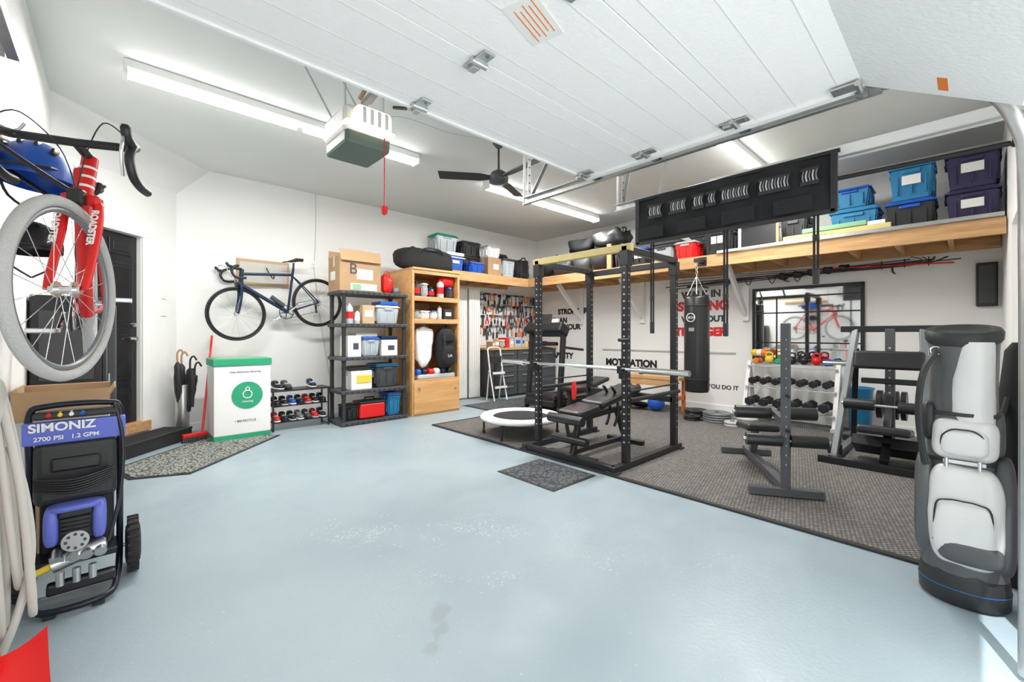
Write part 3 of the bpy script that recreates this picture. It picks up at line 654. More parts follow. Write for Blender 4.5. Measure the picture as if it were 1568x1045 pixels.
# hanging white shirt
o.soft((3.42,5.62,1.02),(.26,.10,.56),WHT,4,amp=.35,fr=7);o.soft((3.31,5.61,1.15),(.09,.08,.26),WHT,3,amp=.2);o.soft((3.53,5.61,1.15),(.09,.08,.26),BEIGE,3,amp=.2);o.tube([(3.30,5.62,1.27),(3.42,5.62,1.33),(3.54,5.62,1.27)],.006,STEEL,6);o.cyl((3.42,5.6,1.32),(3.42,5.6,1.37),.004,STEEL)
o.done()
o=O('black_backpack');o.soft((3.78,5.60,.98),(.30,.24,.62),FAB,3.2,amp=.06);o.soft((3.77,5.47,.87),(.24,.1,.3),FAB,3.2);o.soft((3.77,5.49,1.15),(.22,.08,.16),FAB,3);o.tube([(3.74,5.6,1.27),(3.76,5.6,1.36),(3.8,5.6,1.36),(3.82,5.6,1.27)],.01,FAB,8,sub=3);o.tube([(3.70,5.47,1.2),(3.68,5.44,1.0),(3.69,5.46,.8)],.012,BLKP,8,sub=3);o.text('UA',.06,WHT,T(3.72,5.415,.85)@R(pi/2,'X'),.001);o.done()
o=O('black_duffel_bag')
o.soft((3.58,5.85,2.355),(.98,.42,.35),FAB,3.4,amp=.12)
for xx in(3.35,3.8): o.ring((xx,5.85,2.36),(1,0,0),.178,.012,BLKP,30,6,flat=1.5)
o.tube([(3.35,5.66,2.42),(3.45,5.6,2.5),(3.7,5.6,2.5),(3.8,5.66,2.42)],.013,BLKP,8,sub=4)
o.done()
# ---------------------------------------------------------------- loft
LZ=2.28
o=O('storage_loft')
o.bb(5.97,XR-.004,YF+.01,YB-.004,LZ-.02,LZ,PLY)
o.bb(5.93,5.975,YF+.01,5.87,LZ-.16,LZ,WY,bev=.004)
o.bb(XR-.044,XR-.004,YF+.01,YB-.004,LZ-.16,LZ-.02,WY)
for k in range(15): y=.1+k*.4;o.bb(5.97,XR-.04,y,y+.04,LZ-.14,LZ-.02,WX)
for y in(5.3,3.95,2.25): o.beam((XR-.03,y,1.50),(6.15,y,LZ-.13),.04,.09,TRIM);o.bb(XR-.045,XR-.004,y-.045,y+.045,1.4,LZ-.16,TRIM)
o.done()
o=O('storage_loft')
o.bb(4.02,5.965,5.92,YB-.004,LZ-.02,LZ,PLY);o.bb(4.02,5.97,5.88,5.925,LZ-.16,LZ,WX,bev=.004);o.bb(4.02,5.96,YB-.044,YB-.004,LZ-.16,LZ-.02,WX)
for k in range(5): x=4.1+k*.4;o.bb(x,x+.04,5.92,YB-.04,LZ-.14,LZ-.02,WY)
o.done()
o=O('loft_guard_rail');o.bb(5.90,5.93,YF+.02,2.3,LZ+.0,LZ+.04,STEEL,bev=.004);o.bb(5.93,5.97,3.98,4.06,LZ,LZ+.40,WX);o.done()
def tote(x,y,z,w,d,h,bm,lm,name='storage_tote',label=None,rz=0):
    o=O(name);o.tote(x,y,z,w,d,h,bm,lm,rz,label);return o.done()
z=LZ
# right wall loft, near to far
tote(6.25,-.03,z,.5,.38,.33,PUR,PUR,label=PAP);tote(6.25,-.03,z+.33,.5,.38,.36,PUR,PUR,label=PAP)
tote(6.22,.41,z,.48,.40,.31,BLKP,BLU);tote(6.22,.40,z+.31,.44,.36,.38,CYB,CYB,label=PAP)
tote(6.42,.90,z,.42,.46,.38,CYB,CYB);tote(6.42,.94,z+.38,.4,.40,.24,CYB,BLU)
o=O('flat_storage_box');o.bb(5.99,6.18,.55,1.55,z+.04,z+.11,YEL,bev=.01);o.bb(5.99,6.18,.75,1.35,z+.115,z+.17,SAGE,bev=.01);o.text('FIREFLY',.06,SAGE,T(5.987,1.25,z+.05)@FX,.001);o.bb(6.0,6.18,.2,.7,z,z+.04,PAP);o.bb(6.0,6.18,.9,1.6,z,z+.04,SAGE);o.bb(6.0,6.17,.6,.75,z+.11,z+.15,WHT,bev=.004);o.done()
o=O('picture_frame');o.bb(6.02,6.05,1.62,2.05,z,z+.03,WHT);o.bb(6.02,6.05,1.62,2.05,z+.32,z+.35,WHT);o.bb(6.02,6.05,1.60,1.63,z,z+.35,WX);o.bb(6.02,6.05,2.04,2.07,z,z+.35,WHT);o.bb(6.04,6.05,1.63,2.04,z+.02,z+.33,BLK);o.done()
tote(6.42,1.50,z,.4,.30,.42,BLKP,DGRY)
tote(6.35,1.90,z,.42,.36,.40,BLKP,DGRY,label=LGRY);tote(6.25,2.36,z,.4,.38,.40,BLKP,BLKP,label=PAP);tote(6.2,2.80,z,.34,.32,.27,RED,LGRY);tote(6.2,3.16,z,.35,.34,.26,GLASSR,DGRY);tote(6.2,3.55,z,.34,.34,.28,BLKP,BLU,label=PAP);tote(6.60,3.3,z,.3,.5,.42,BLKP,DGRY)
def lump(name,x,y,z,w,d,h,m,amp=.25,p=2.8,fr=7,rz=0):
    o=O(name);o.soft((x,y,z+h/2),(w,d,h),m,p,rz,26,amp,fr=fr)
    o.tube([(x-w*.2,y-d*.3,z+h*.85),(x-w*.1,y-d*.4,z+h*1.05),(x+w*.1,y-d*.4,z+h*1.05),(x+w*.2,y-d*.3,z+h*.85)],.012,m,8,sub=4)
    for s_ in(-.22,.22): o.box((x+s_*w,y,z+h*.5),(.03,d*.96,h*.94),BLKP,bev=.01)
    return o.done()
lump('black_gear_bag',6.25,4.30,z,.5,.44,.40,FAB);lump('black_gear_bag',6.3,4.2,z+.38,.5,.60,.32,BLKP,.4);lump('black_gear_bag',6.25,4.72,z,.5,.40,.40,DGRY);lump('black_gear_bag',6.35,4.85,z+.38,.5,.5,.28,FAB,.4);lump('grey_gear_bag',6.2,5.15,z,.45,.42,.34,DGRY);lump('black_gear_bag',6.3,5.62,z,.5,.45,.42,FAB)
tote(6.3,3.93,z,.36,.26,.30,DGRY,BLKP);tote(6.66,2.6,z,.3,.7,.46,BLKP,DGRY)
# rear loft, left to right
o=O('cooler');o.taper((4.25,6.08,z+.13),(.34,.26,.26),.9,BLU,.02);o.box((4.25,6.08,z+.285),(.36,.28,.06),WHT,bev=.02);o.tube([(4.07,6.08,z+.24),(4.07,5.93,z+.22),(4.43,5.93,z+.22),(4.43,6.08,z+.24)],.011,WHT,8);o.box((4.25,5.945,z+.15),(.14,.01,.05),WHT,bev=.003);o.done()
tote(4.30,6.38,z,.42,.28,.34,DGRY,BLKP);tote(4.28,6.38,z+.34,.46,.30,.34,GLASSR,GRN);tote(4.80,6.36,z,.46,.32,.34,BLKP,BLKP);tote(4.80,6.36,z+.34,.44,.3,.28,BLKP,DGRY)
tote(4.72,6.06,z,.34,.25,.20,BLU,LBLU)
o=O('cardboard_box');o.carton(5.14,6.12,z,.32,.30,.33,CARD);o.done()
o=O('cardboard_box');o.carton(5.22,6.42,z,.32,.24,.60,CARD2);o.done()
tote(5.14,6.12,z+.335,.34,.30,.22,WHT,LGRY);tote(5.50,6.12,z,.32,.34,.36,GLASSR,DGRY);tote(5.58,6.40,z,.34,.26,.50,BLKP,BLKP)
lump('black_gear_bag',5.95,6.2,z,.42,.42,.40,FAB)
# ---------------------------------------------------------------- workbench corner
o=O('slat_panels')
for i,x in enumerate((4.22,4.52,4.80)):
    o.bb(x,x+.26,6.36-.03*i,6.38-.03*i,.02,2.06,SLAT,bev=.003)
    for k in range(5): o.bb(x+.02+k*.05,x+.045+k*.05,6.352-.03*i,6.362-.03*i,.04,2.04,WHT,bev=.002)
o.done()
o=O('pegboard');o.bb(5.05,XR-.01,YB-.02,YB-.004,.98,2.05,WHT)
for i in range(30):
    for j in range(16): o.box((5.1+i*.06,YB-.021,1.02+j*.065),(.008,.002,.008),DGRY)
o.done()
o=O('hanging_hand_tools')
rnd=random.Random(5)
for j,zz in enumerate((1.98,1.76,1.55,1.34)):
    x=5.1
    while x<6.8:
        m=rnd.choice([RED,BLKP,DGRY,BLK,BLKP,BLK,BLK,ORNG]);m2=rnd.choice([STEEL,DGRY,DGRY,GRY]);L_=rnd.uniform(.13,.26);t=rnd.random();y=YB-.04
        o.cyl((x,YB-.02,zz),(x,y-.01,zz),.004,STEEL,6)
        if t<.35:
            o.tube([(x,y,zz+.02),(x,y,zz-L_*.5)],.008,m2,8);o.tube([(x,y,zz-L_*.45),(x,y,zz-L_)],.018,m,10);o.box((x,y,zz+.02),(.10,.025,.035),m2,bev=.006)
        elif t<.65:
            for s_ in(-1,1): o.tube([(x,y,zz),(x+s_*.012,y,zz-L_*.3),(x+s_*.035,y,zz-L_*.7),(x+s_*.025,y,zz-L_)],.011,m,8,sub=3)
            o.box((x,y,zz+.01),(.03,.015,.07),m2,bev=.005)
        elif t<.85:
            o.box((x,y,zz-L_*.5),(.05,.012,L_),m2,r=(0,rnd.uniform(-.2,.2),0),bev=.003);o.box((x,y,zz),(.08,.025,.06),m,bev=.01)
        else:
            o.ring((x,y,zz-.05),(0,1,0),.055,.012,m,20,6)
        x+=rnd.uniform(.06,.13)
o.done()
o=O('workbench')
o.bb(5.12,6.86,5.96,6.52,.90,.94,WX,bev=.004)
for (a,b,cols_) in((5.14,5.72,4),(5.73,6.28,4),(6.29,6.85,3)):
    o.bb(a,b,5.99,6.51,.04,.90,DGRY,bev=.004);h=.84/cols_
    for k in range(cols_):
        o.bb(a+.012,b-.012,5.97,5.99,.05+k*h,.04+(k+1)*h,DGRY,bev=.005);o.bb(a+.12,b-.12,5.945,5.957,.04+(k+.72)*h,.055+(k+.72)*h,STEEL,bev=.003)
        for q in(a+.13,b-.13): o.bb(q-.006,q+.006,5.95,5.975,.04+(k+.72)*h,.052+(k+.72)*h,STEEL)
o.bb(5.14,6.85,6.02,6.5,0,.04,BLKP)
o.done()
o=O('workbench_clutter');items_on(o,5.2,6.75,6.1,6.35,.94,.24,31,[CARD,WHT,BLKP,LGRY,YL2,RED,BLU,CARD2]);o.done()
o=O('folding_step_stool')
for x in(4.92,5.22):
    o.tube([(x,5.72,.01),(x,5.84,.5),(x,5.90,.86)],.013,WHT,8);o.tube([(x+.01,5.95,.01),(x+.01,5.88,.55)],.011,WHT,8)
o.tube([(4.92,5.90,.86),(4.95,5.915,.95),(5.19,5.915,.95),(5.22,5.90,.86)],.013,WHT,8,sub=4)
for z_,y_ in((.25,5.77),(.50,5.83)): o.box((5.07,y_+.02,z_),(.3,.14,.03),BLKP,bev=.008);o.bb(4.93,5.21,y_-.065,y_-.05,z_-.02,z_+.02,WHT)
o.box((5.07,5.87,.74),(.28,.03,.12),BLKP,bev=.008)
o.done()
# ---------------------------------------------------------------- right wall decals, mirror, skis, electrical panel
RW=lambda y,z,dx=.003: T(XR-dx,y,z)@FX
o=O('wall_lettering')
K=BLK
o.text('STRONGER',.15,K,RW(5.93,1.62),.001,bold=.008);o.text('THAN',.15,K,RW(6.1,1.44),.001,bold=.008);o.text('YOUR',.15,K,RW(5.75,1.30),.001,bold=.008)
o.text('ABILITY',.16,K,RW(6.08,.70),.001,bold=.008);o.text('MOTIVATION',.17,K,RW(4.73,.62),.001,bold=.009)
o.text('WALK IN',.15,K,RW(3.24,1.79),.001,bold=.007);o.text('STRONG',.20,RED,RW(3.30,1.585),.001,bold=.012);o.text('WALK OUT',.13,K,RW(3.24,1.40),.001,bold=.006);o.text('STRONGER',.175,RED,RW(3.43,1.18),.001,bold=.011)
o.text('UNTIL YOU DO IT',.09,K,RW(3.1,.35),.001,bold=.002)
o.done()
o=O('wall_rail');o.bb(XR-.02,XR-.002,2.4,4.8,.90,.925,LGRY,bev=.003);o.done()
o=O('wall_mirror')
a,b,c,d=.90,2.14,.84,1.84
o.bb(XR-.02,XR-.004,a,b,c,d,MIRR)
for (y0_,y1_,z0_,z1_) in((a-.02,b+.02,c-.02,c+.02),(a-.02,b+.02,d-.02,d+.02),(a-.02,a+.02,c,d),(b-.02,b+.02,c,d)): o.bb(XR-.04,XR-.002,y0_,y1_,z0_,z1_,BLK,bev=.004)
for zz in(1.08,1.50,1.72): o.bb(XR-.032,XR-.015,a,b,zz-.009,zz+.009,BLK)
o.bb(XR-.032,XR-.015,b-.3,b-.285,c,1.72,BLK)
o.done()
o=O('skis_and_poles')
for k,(dz,m) in enumerate(((0,BLK),(.04,DGRY),(.09,BLKP),(.13,BLK))):
    o.tube([(XR-.12-.03*k,3.45-.1*k,1.98+dz),(XR-.10-.03*k,2.2,2.0+dz*.6),(XR-.12,.5,2.0+dz*.3),(XR-.14,.15+.1*k,2.06+dz*.3)],.022 if k<2 else .010,m,8,sub=5,flat=.4)
for k in range(3): o.cyl((XR-.2,3.3-.3*k,1.93+.03*k),(XR-.18,.05+.2*k,2.02+.02*k),.007,BLK if k%2 else DGRY,8);o.ring((XR-.2,.3+.2*k,2.02),(0,1,0),.05,.004,BLK,16,5);o.cyl((XR-.2,3.35-.3*k,1.92+.03*k),(XR-.2,3.2-.3*k,1.93+.03*k),.014,BLK)
for k in range(5): o.soft((XR-.17,1.05+.17*k,2.03-.01*k),(.1,.12,.09),BLK,3,amp=.3,fr=20)
o.cyl((XR-.22,.1,1.98),(XR-.2,1.4,2.05),.008,RED,8)
for y in(.6,1.7,2.8): o.tube([(XR-.012,y,1.93),(XR-.24,y,1.93),(XR-.26,y,2.0)],.01,BLK,8)
for k in range(4): o.tube([(XR-.2,1.5+.3*k,2.02),(XR-.22,1.55+.3*k,1.9),(XR-.2,1.62+.3*k,2.02)],.006,BLK,6,sub=5)
o.done()
o=O('electrical_panel');o.bb(XR-.05,XR-.002,-.22,-.06,1.5,1.97,BLKP,bev=.01);o.bb(XR-.056,XR-.05,-.20,-.08,1.53,1.94,DGRY,bev=.003);o.done()
# ---------------------------------------------------------------- power rack + barbell + bench
o=O('power_rack')
P=[(3.30,3.12),(3.30,2.06),(4.20,2.06),(4.20,3.12)]
H_=1.95;w=.06
for (x,y) in P:
    o.bb(x-w/2,x+w/2,y-w/2,y+w/2,.06,H_,BLK,bev=.005)
    for k in range(26):
        zz=.25+k*.062
        if x<4: o.cyl((x-w/2-.001,y,zz),(x-w/2+.002,y,zz),.009,LGRY,8)
        o.cyl((x,y-w/2-.001,zz),(x,y-w/2+.002,zz),.007,LGRY,8)
for y in(3.12,2.06):
    o.bb(3.08,4.32,y-w/2,y+w/2,.012,.07,BLK,bev=.005)
    for xx in(3.11,4.29): o.box((xx,y,.02),(.09,.10,.016),BLKP,bev=.004)
o.bb(3.09,3.15,2.06,3.12,.012,.07,BLK,bev=.005);o.bb(4.17,4.23,2.06,3.12,H_-.06,H_,BLK,bev=.005);o.bb(4.17,4.23,2.06,3.12,.5,.56,BLK,bev=.005)
o.bb(3.27,3.33,2.0,3.18,H_-.02,H_+.045,YEL,bev=.005)
for y in(3.12,2.06): o.bb(3.27,4.23,y-w/2,y+w/2,H_-.03,H_+.03,BLK,bev=.005)
for (x,y) in P: o.box((x,y,H_-.08),(.075,.09,.14),BLK,bev=.006)
for y in(2.8,2.4): o.tube([(4.2,y,H_-.03),(4.32,y,H_+.0),(4.4,y,H_+.07),(4.42,y+.0,H_+.1)],.016,BLK,8,sub=3)
for y in(3.12,2.06): o.cyl((3.30,y-.05 if y<2.5 else y+.05,.62),(4.2,y-.05 if y<2.5 else y+.05,.62),.02,BLK);o.cyl((3.30,y-.05 if y<2.5 else y+.05,.70),(4.2,y-.05 if y<2.5 else y+.05,.70),.008,BLKP)
for y in(3.12,2.06): o.box((3.245,y,.845),(.05,.05,.07),BLK,bev=.004);o.box((3.23,y,.868),(.08,.045,.02),BLK,bev=.003);o.box((3.195,y,.895),(.012,.045,.06),BLK,bev=.003)
o.cyl((3.24,2.0,1.15),(3.0+.1,2.0,1.15),.014,BLK)
o.done()
o=O('barbell')
bx,bz=3.235,.895
o.cyl((bx,1.86,bz),(bx,3.28,bz),.0145,CHR)
for (a,b) in((1.46,1.86),(3.28,3.60)): o.cyl((bx,a,bz),(bx,b,bz),.025,CHR)
for y in(1.87,3.27): o.cyl((bx,y-.012,bz),(bx,y+.012,bz),.034,CHR)
o.done()
o=O('weight_bench')
y=2.58
o.box((3.30,y,.46),(.34,.28,.07),VINYL,r=(0,-.12,0),bev=.025,seg=3)
o.box((3.86,y,.55),(.74,.29,.07),VINYL,r=(0,-.16,0),bev=.025,seg=3)
o.beam((3.14,y,.37),(4.05,y,.40),.05,.05,BLK,bev=.004)
o.beam((3.30,y,.37),(3.20,y,.05),.05,.05,BLK,bev=.004);o.beam((3.95,y,.39),(4.12,y,.05),.05,.05,BLK,bev=.004);o.beam((3.22,y,.07),(4.12,y,.07),.045,.045,BLK,bev=.004)
o.bb(3.17,3.23,y-.28,y+.28,.012,.06,BLK,bev=.005);o.bb(4.09,4.15,y-.22,y+.22,.012,.06,BLK,bev=.005)
o.ring((3.62,y-.05,.42),(0,1,0),.28,.016,BLK,20,6,a0=-.2,a1=1.5);o.ring((3.62,y+.05,.42),(0,1,0),.28,.016,BLK,20,6,a0=-.2,a1=1.5)
for s_ in(-1,1): o.cyl((3.10,y,.40),(3.10,y+s_*.2,.40),.045,VINYL);o.cyl((3.16,y,.20),(3.16,y+s_*.2,.20),.04,VINYL)
o.cyl((3.1,y,.4),(3.16,y,.18),.018,BLK)
o.soft((3.45,y+.18,.62),(.03,.06,.2),RED,2.5)
o.done()
# trampoline
o=O('mini_trampoline')
tx,ty,tz=3.56,3.66,.22
o.rev([(.0001,tz+.003),(.33,tz+.003),(.34,tz-.004),(.0001,tz-.006)][::-1],FAB,T(tx,ty,0),48)
o.rev([(.35,tz-.012),(.47,tz-.025),(.485,tz),(.47,tz+.02),(.40,tz+.03),(.345,tz+.02),(.34,tz)],WHT,T(tx,ty,0),56)
o.ring((tx,ty,tz-.02),(0,0,1),.46,.013,STEEL,48,8)
for k in range(6):
    a=k*pi/3+.3;cx_,cy_=tx+.44*math.cos(a),ty+.44*math.sin(a);o.cyl((cx_,cy_,.03),(cx_,cy_,tz-.02),.013,BLK,10);o.cyl((cx_,cy_,.012),(cx_,cy_,.05),.018,RUB,10)
o.done()
# treadmill
o=O('treadmill')
o.box((5.55,4.55,.14),(1.5,.62,.10),BLKP,bev=.02);o.box((5.6,4.55,.195),(1.3,.44,.012),RUB,bev=.003)
for s_ in(-1,1): o.box((5.55,4.55+s_*.27,.20),(1.45,.07,.03),BLK,bev=.01);o.beam((4.92,4.55+s_*.33,.08),(5.02,4.55+s_*.33,1.22),.06,.09,BLK,bev=.01);o.cyl((5.0,4.55+s_*.33,1.0),(5.5,4.55+s_*.33,.95),.02,VINYL);o.cyl((4.9,4.55+s_*.33,.055),(4.9,4.55+s_*.36,.055),.045,RUB)
o.box((4.98,4.55,.19),(.32,.6,.16),BLK,bev=.04,seg=3);o.box((5.0,4.55,1.27),(.22,.76,.16),BLK,r=(0,.5,0),bev=.03,seg=3);o.box((5.06,4.55,1.33),(.12,.5,.02),DGRY,r=(0,.5,0),bev=.004);o.cyl((4.96,4.3,1.05),(4.96,4.8,1.05),.03,BLK)
o.box((4.99,4.6,1.42),(.03,.3,.2),BLKP,r=(0,.3,0),bev=.008);o.box((5.02,4.4,1.35),(.04,.14,.18),PAP,r=(0,.3,0));o.bb(6.2,6.28,4.26,4.84,.012,.09,RUB,bev=.01);o.bb(5.2,5.28,4.26,4.84,.012,.09,RUB,bev=.01)
o.done()
o=O('incline_bench')
y=3.95
o.box((4.95,y,.40),(.32,.28,.06),VINYL,bev=.022,seg=3);o.box((5.38,y,.45),(.55,.28,.06),VINYL,r=(0,-.2,0),bev=.022,seg=3)
o.beam((4.8,y,.34),(5.5,y,.36),.05,.05,BLK);o.beam((4.85,y,.34),(4.8,y,.04),.05,.05,BLK);o.beam((5.45,y,.36),(5.55,y,.04),.05,.05,BLK);o.bb(4.77,4.83,y-.2,y+.2,.012,.05,BLK,bev=.004);o.bb(5.52,5.58,y-.2,y+.2,.012,.05,BLK,bev=.004)
o.done()
# heavy bag
o=O('punching_bag')
bx,by=5.75,2.50
o.rev([(.03,.42),(.145,.425),(.155,.45),(.16,.7),(.16,1.45),(.155,1.68),(.14,1.71),(.03,1.715)],VINYL,T(bx,by,0),32)
for z_ in(.60,1.58): o.ring((bx,by,z_),(0,0,1),.161,.005,BLKP,32,6)
for k in range(4):
    a=k*pi/2+.4;p=(bx+.13*math.cos(a),by+.13*math.sin(a),1.70);o.cyl(p,(bx,by,1.98),.006,STEEL,6);o.box((p[0],p[1],1.69),(.03,.03,.08),FAB,bev=.005)
for k in range(7): o.ring((bx,by,2.0+.03*k),(1,0,0) if k%2 else (0,1,0),.016,.004,STEEL,12,5)
o.bb(bx-.03,5.927,by-.03,by+.03,2.17,2.22,BLK,bev=.004);o.bb(5.915,5.928,by-.06,by+.06,2.14,2.26,BLK,bev=.003)
o.box((bx,by,2.19),(.05,.05,.05),STEEL,bev=.006)
Mx=T(bx-.161,by+.06,1.40)@FX
o.ring((bx-.162,by+.01,1.42),(1,0,0),.055,.005,WHT,28,6);o.text('BOX',.045,WHT,Mx@T(.015,.005,.002),.001);
for k in range(4): o.box((bx-.160,by+.0,1.33-.05-.012*k),(.004,.07,.004),WHT)
o.done()
# black organiser hung on the door track
o=O('fabric_tool_organizer')
nx,nz=24,8;V=[];F=[]
for j in range(nz+1):
    for i in range(nx+1):
        y=.50+1.22*i/nx;zz=2.215-.33*j/nz
        V.append((2.915+.014*math.sin(i*.9+j*.4),y,zz+.006*math.sin(i*.7)))
n_=len(V);V+=[(x+.008,y,z_) for x,y,z_ in V]
for j in range(nz):
    for i in range(nx): k=j*(nx+1)+i;F+=[[k,k+nx+1,k+nx+2,k+1],[n_+k,n_+k+1,n_+k+nx+2,n_+k+nx+1]]
o.raw(V,F,FAB,True)
o.cyl((2.92,.48,2.215),(2.92,1.74,2.215),.012,BLK);o.bb(2.902,2.93,.49,.52,1.88,2.22,BLKP);o.bb(2.902,2.93,1.70,1.73,1.88,2.22,BLKP);o.bb(2.902,2.93,.5,1.72,1.875,1.895,BLKP)
for (a,b) in((.58,.66),(.72,.88),(.94,1.10),(1.14,1.20),(1.22,1.29),(1.34,1.46),(1.52,1.62)):
    k=int((b-a)/.016)
    for q in range(k): o.tube([(2.895,a+q*.016,2.135),(2.886,a+q*.016+.004,2.10),(2.895,a+q*.016,2.07)],.005,LGRY if q%2 else GRY,6,sub=3)
    o.bb(2.89,2.905,a-.01,b,2.05,2.075,BLKP);o.bb(2.89,2.905,a-.01,b,2.13,2.15,BLKP)
for y in(.6,.9,1.2,1.5): o.bb(2.89,2.905,y,y+.2,1.91,2.0,FAB,bev=.004)
o.cyl((2.92,.5,2.06),(2.92,-.2,2.05),.012,BLK);o.box((2.91,-.18,2.09),(.04,.1,.12),BLK,bev=.01)
for y,z0,z1 in((1.60,1.88,1.22),(1.08,1.88,1.20),(.59,1.88,1.50)):
    for q in(-.009,.009): o.bb(2.918,2.922,y+q-.006,y+q+.006,z1,z0,FAB)
    o.box((2.919,y,z1+.03),(.014,.034,.09),BLKP,bev=.006);o.box((2.919,y,z1+.25),(.016,.034,.035),BLKP,bev=.005)
o.done()
# ---------------------------------------------------------------- dumbbell rack & free weights
def db(o,x,y,z,r,L,m=BLK,ax='x'):
    M=T(x,y,z)@(R(pi/2,'Y') if ax=='x' else R(pi/2,'X'))
    for s_ in(-1,1):
        c=s_*(L/2-r*.55);o.rev([(r*.8,c-r*.55),(r,c-r*.4),(r,c+r*.4),(r*.8,c+r*.55)],m,M,6)
    o.rev([(.014,-L/2+r),(.016,0),(.014,L/2-r)],CHR,M,12)
o=O('dumbbell_rack')
for y in(1.10,2.12):
    o.beam((6.35,y,.03),(6.62,y,.82),.05,.05,WHT,bev=.004);o.bb(6.28,6.80,y-.03,y+.03,.012,.06,LGRY,bev=.005);o.beam((6.78,y,.03),(6.62,y,.82),.04,.04,LGRY,bev=.004)
for (x,z_) in((6.44,.22),(6.54,.50),(6.64,.78)): 
    for dx in(-.09,.07): o.beam((x+dx,1.10,z_+dx*.25),(x+dx,2.12,z_+dx*.25),.05,.02,LGRY,bev=.003)
o.done()
o=O('dumbbell_set')
for k in range(6): db(o,6.43,1.20+k*.165,.295-.0,.062,.30)
for k in range(7): db(o,6.53,1.19+k*.14,.565,.050,.26)
o.done()
o=O('kettlebells_and_balls')
for k,m in enumerate((BLU,RED,BLK,BLK,GRN,YL2,ORNG)):
    y=1.2+k*.135
    if k in(1,2,3,5): o.soft((6.62,y,.85),(.11,.11,.11),m,2);o.tube([(6.62,y-.035,.88),(6.62,y-.04,.93),(6.62,y,.95),(6.62,y+.04,.93),(6.62,y+.035,.88)],.011,m,8,sub=3)
    else: db(o,6.60,y,.835,.042,.22,m)
for y,m in((1.95,ORNG),(2.06,YL2),(2.0,WHT)): o.soft((6.66,y,.94),(.12,.12,.10),m,2.2,amp=.1)
o.done()
o=O('blue_bucket');o.rev([(.10,0),(.105,.01),(.125,.52),(.135,.53),(.135,.55),(.12,.55),(.10,.03)],CYB,T(6.68,.90,0),28);o.ring((6.68,.90,.54),(0,0,1),.132,.008,CYB,30,6);o.done()
o=O('wooden_step_bench')
o.bb(6.12,6.42,2.92,3.82,.50,.55,WY,bev=.005)
for y in(2.98,3.76):
    for x in(6.15,6.39): o.beam((x,y,.012),(x,y,.50),.04,.06,ORNG,bev=.003)
    o.bb(6.15,6.39,y-.02,y+.02,.2,.26,ORNG)
o.bb(6.13,6.16,2.98,3.76,.40,.50,WY);o.bb(6.25,6.3,2.98,3.76,.2,.24,WY)
o.done()
o=O('resistance_ball');o.soft((6.14,3.3,.14),(.25,.25,.25),BLU,2.2);o.rev([(.03,0),(.17,.0),(.175,.03),(.03,.035)],BLK,T(6.10,3.60,.08)@R(.4,'Y'),24);o.done()
o=O('weight_plates')
for (x,y,n,r,m) in((6.20,2.70,3,.16,BLK),(6.02,2.34,4,.18,GRY),(6.10,2.0,3,.14,LGRY),(5.88,2.62,2,.11,BLK),(5.85,2.08,2,.10,LGRY)):
    for k in range(n): o.rev([(.03,0),(r*.98,0),(r,.008),(r,.022),(r*.9,.03),(r*.85,.022),(r*.4,.022),(r*.35,.03),(.03,.03)],m,T(x,y,.012+k*.032),28);o.rev([(.028,0),(.032,.034)],DGRY,T(x,y,.012+k*.032),16)
o.done()
# squat / sit-up stand
DG2=mat('stand_grey',(.085,.09,.10),.4)
o=O('leg_extension_stand')
p0=Vector((3.59,.91,0));p1=Vector((4.60,1.52,0));d=(p1-p0).normalized();n=Vector((-d.y,d.x,0))
def PP(a,b,z): v=p0+d*a+n*b;return(v.x,v.y,z)
o.beam(PP(0,-.24,.045),PP(0,.24,.045),.06,.06,DG2,bev=.005)
o.beam(PP(1.15,-.22,.045),PP(1.15,.22,.045),.06,.06,DG2,bev=.005)
o.beam(PP(0,0,.075),PP(1.15,0,.075),.06,.06,DG2,bev=.004)
o.beam(PP(0,0,.07),PP(0,0,1.28),.055,.055,DG2,bev=.004)
for k in range(14):
    a=PP(-.03,0,.25+k*.07);b=PP(-.026,0,.25+k*.07);o.cyl(a,b,.009,LGRY,8)
o.cyl(PP(.0,-.26,.42),PP(.0,-.03,.42),.045,VINYL);o.cyl(PP(.0,.03,.42),PP(.0,.26,.42),.045,VINYL);o.cyl(PP(0,-.28,.42),PP(0,.28,.42),.014,STEEL)
o.beam(PP(0,0,.55),PP(.25,0,.58),.04,.04,DG2);o.cyl(PP(.25,-.28,.58),PP(.25,-.03,.58),.05,VINYL);o.cyl(PP(.25,.03,.58),PP(.25,.28,.58),.05,VINYL);o.cyl(PP(.25,-.3,.58),PP(.25,.3,.58),.012,STEEL)
o.beam(PP(.9,0,.07),PP(.8,0,.34),.055,.055,DG2)
M=T(*PP(.75,0,.37))@R(math.atan2(d.y,d.x));X0=o.X;o.X=M;o.box((0,0,0),(.42,.26,.06),VINYL,r=(0,.12,0),bev=.022,seg=3);o.X=X0
for z_ in(.5,.75): o.cyl(PP(-.06,-.0,z_),PP(.05,0,z_),.012,BLK)
o.done()
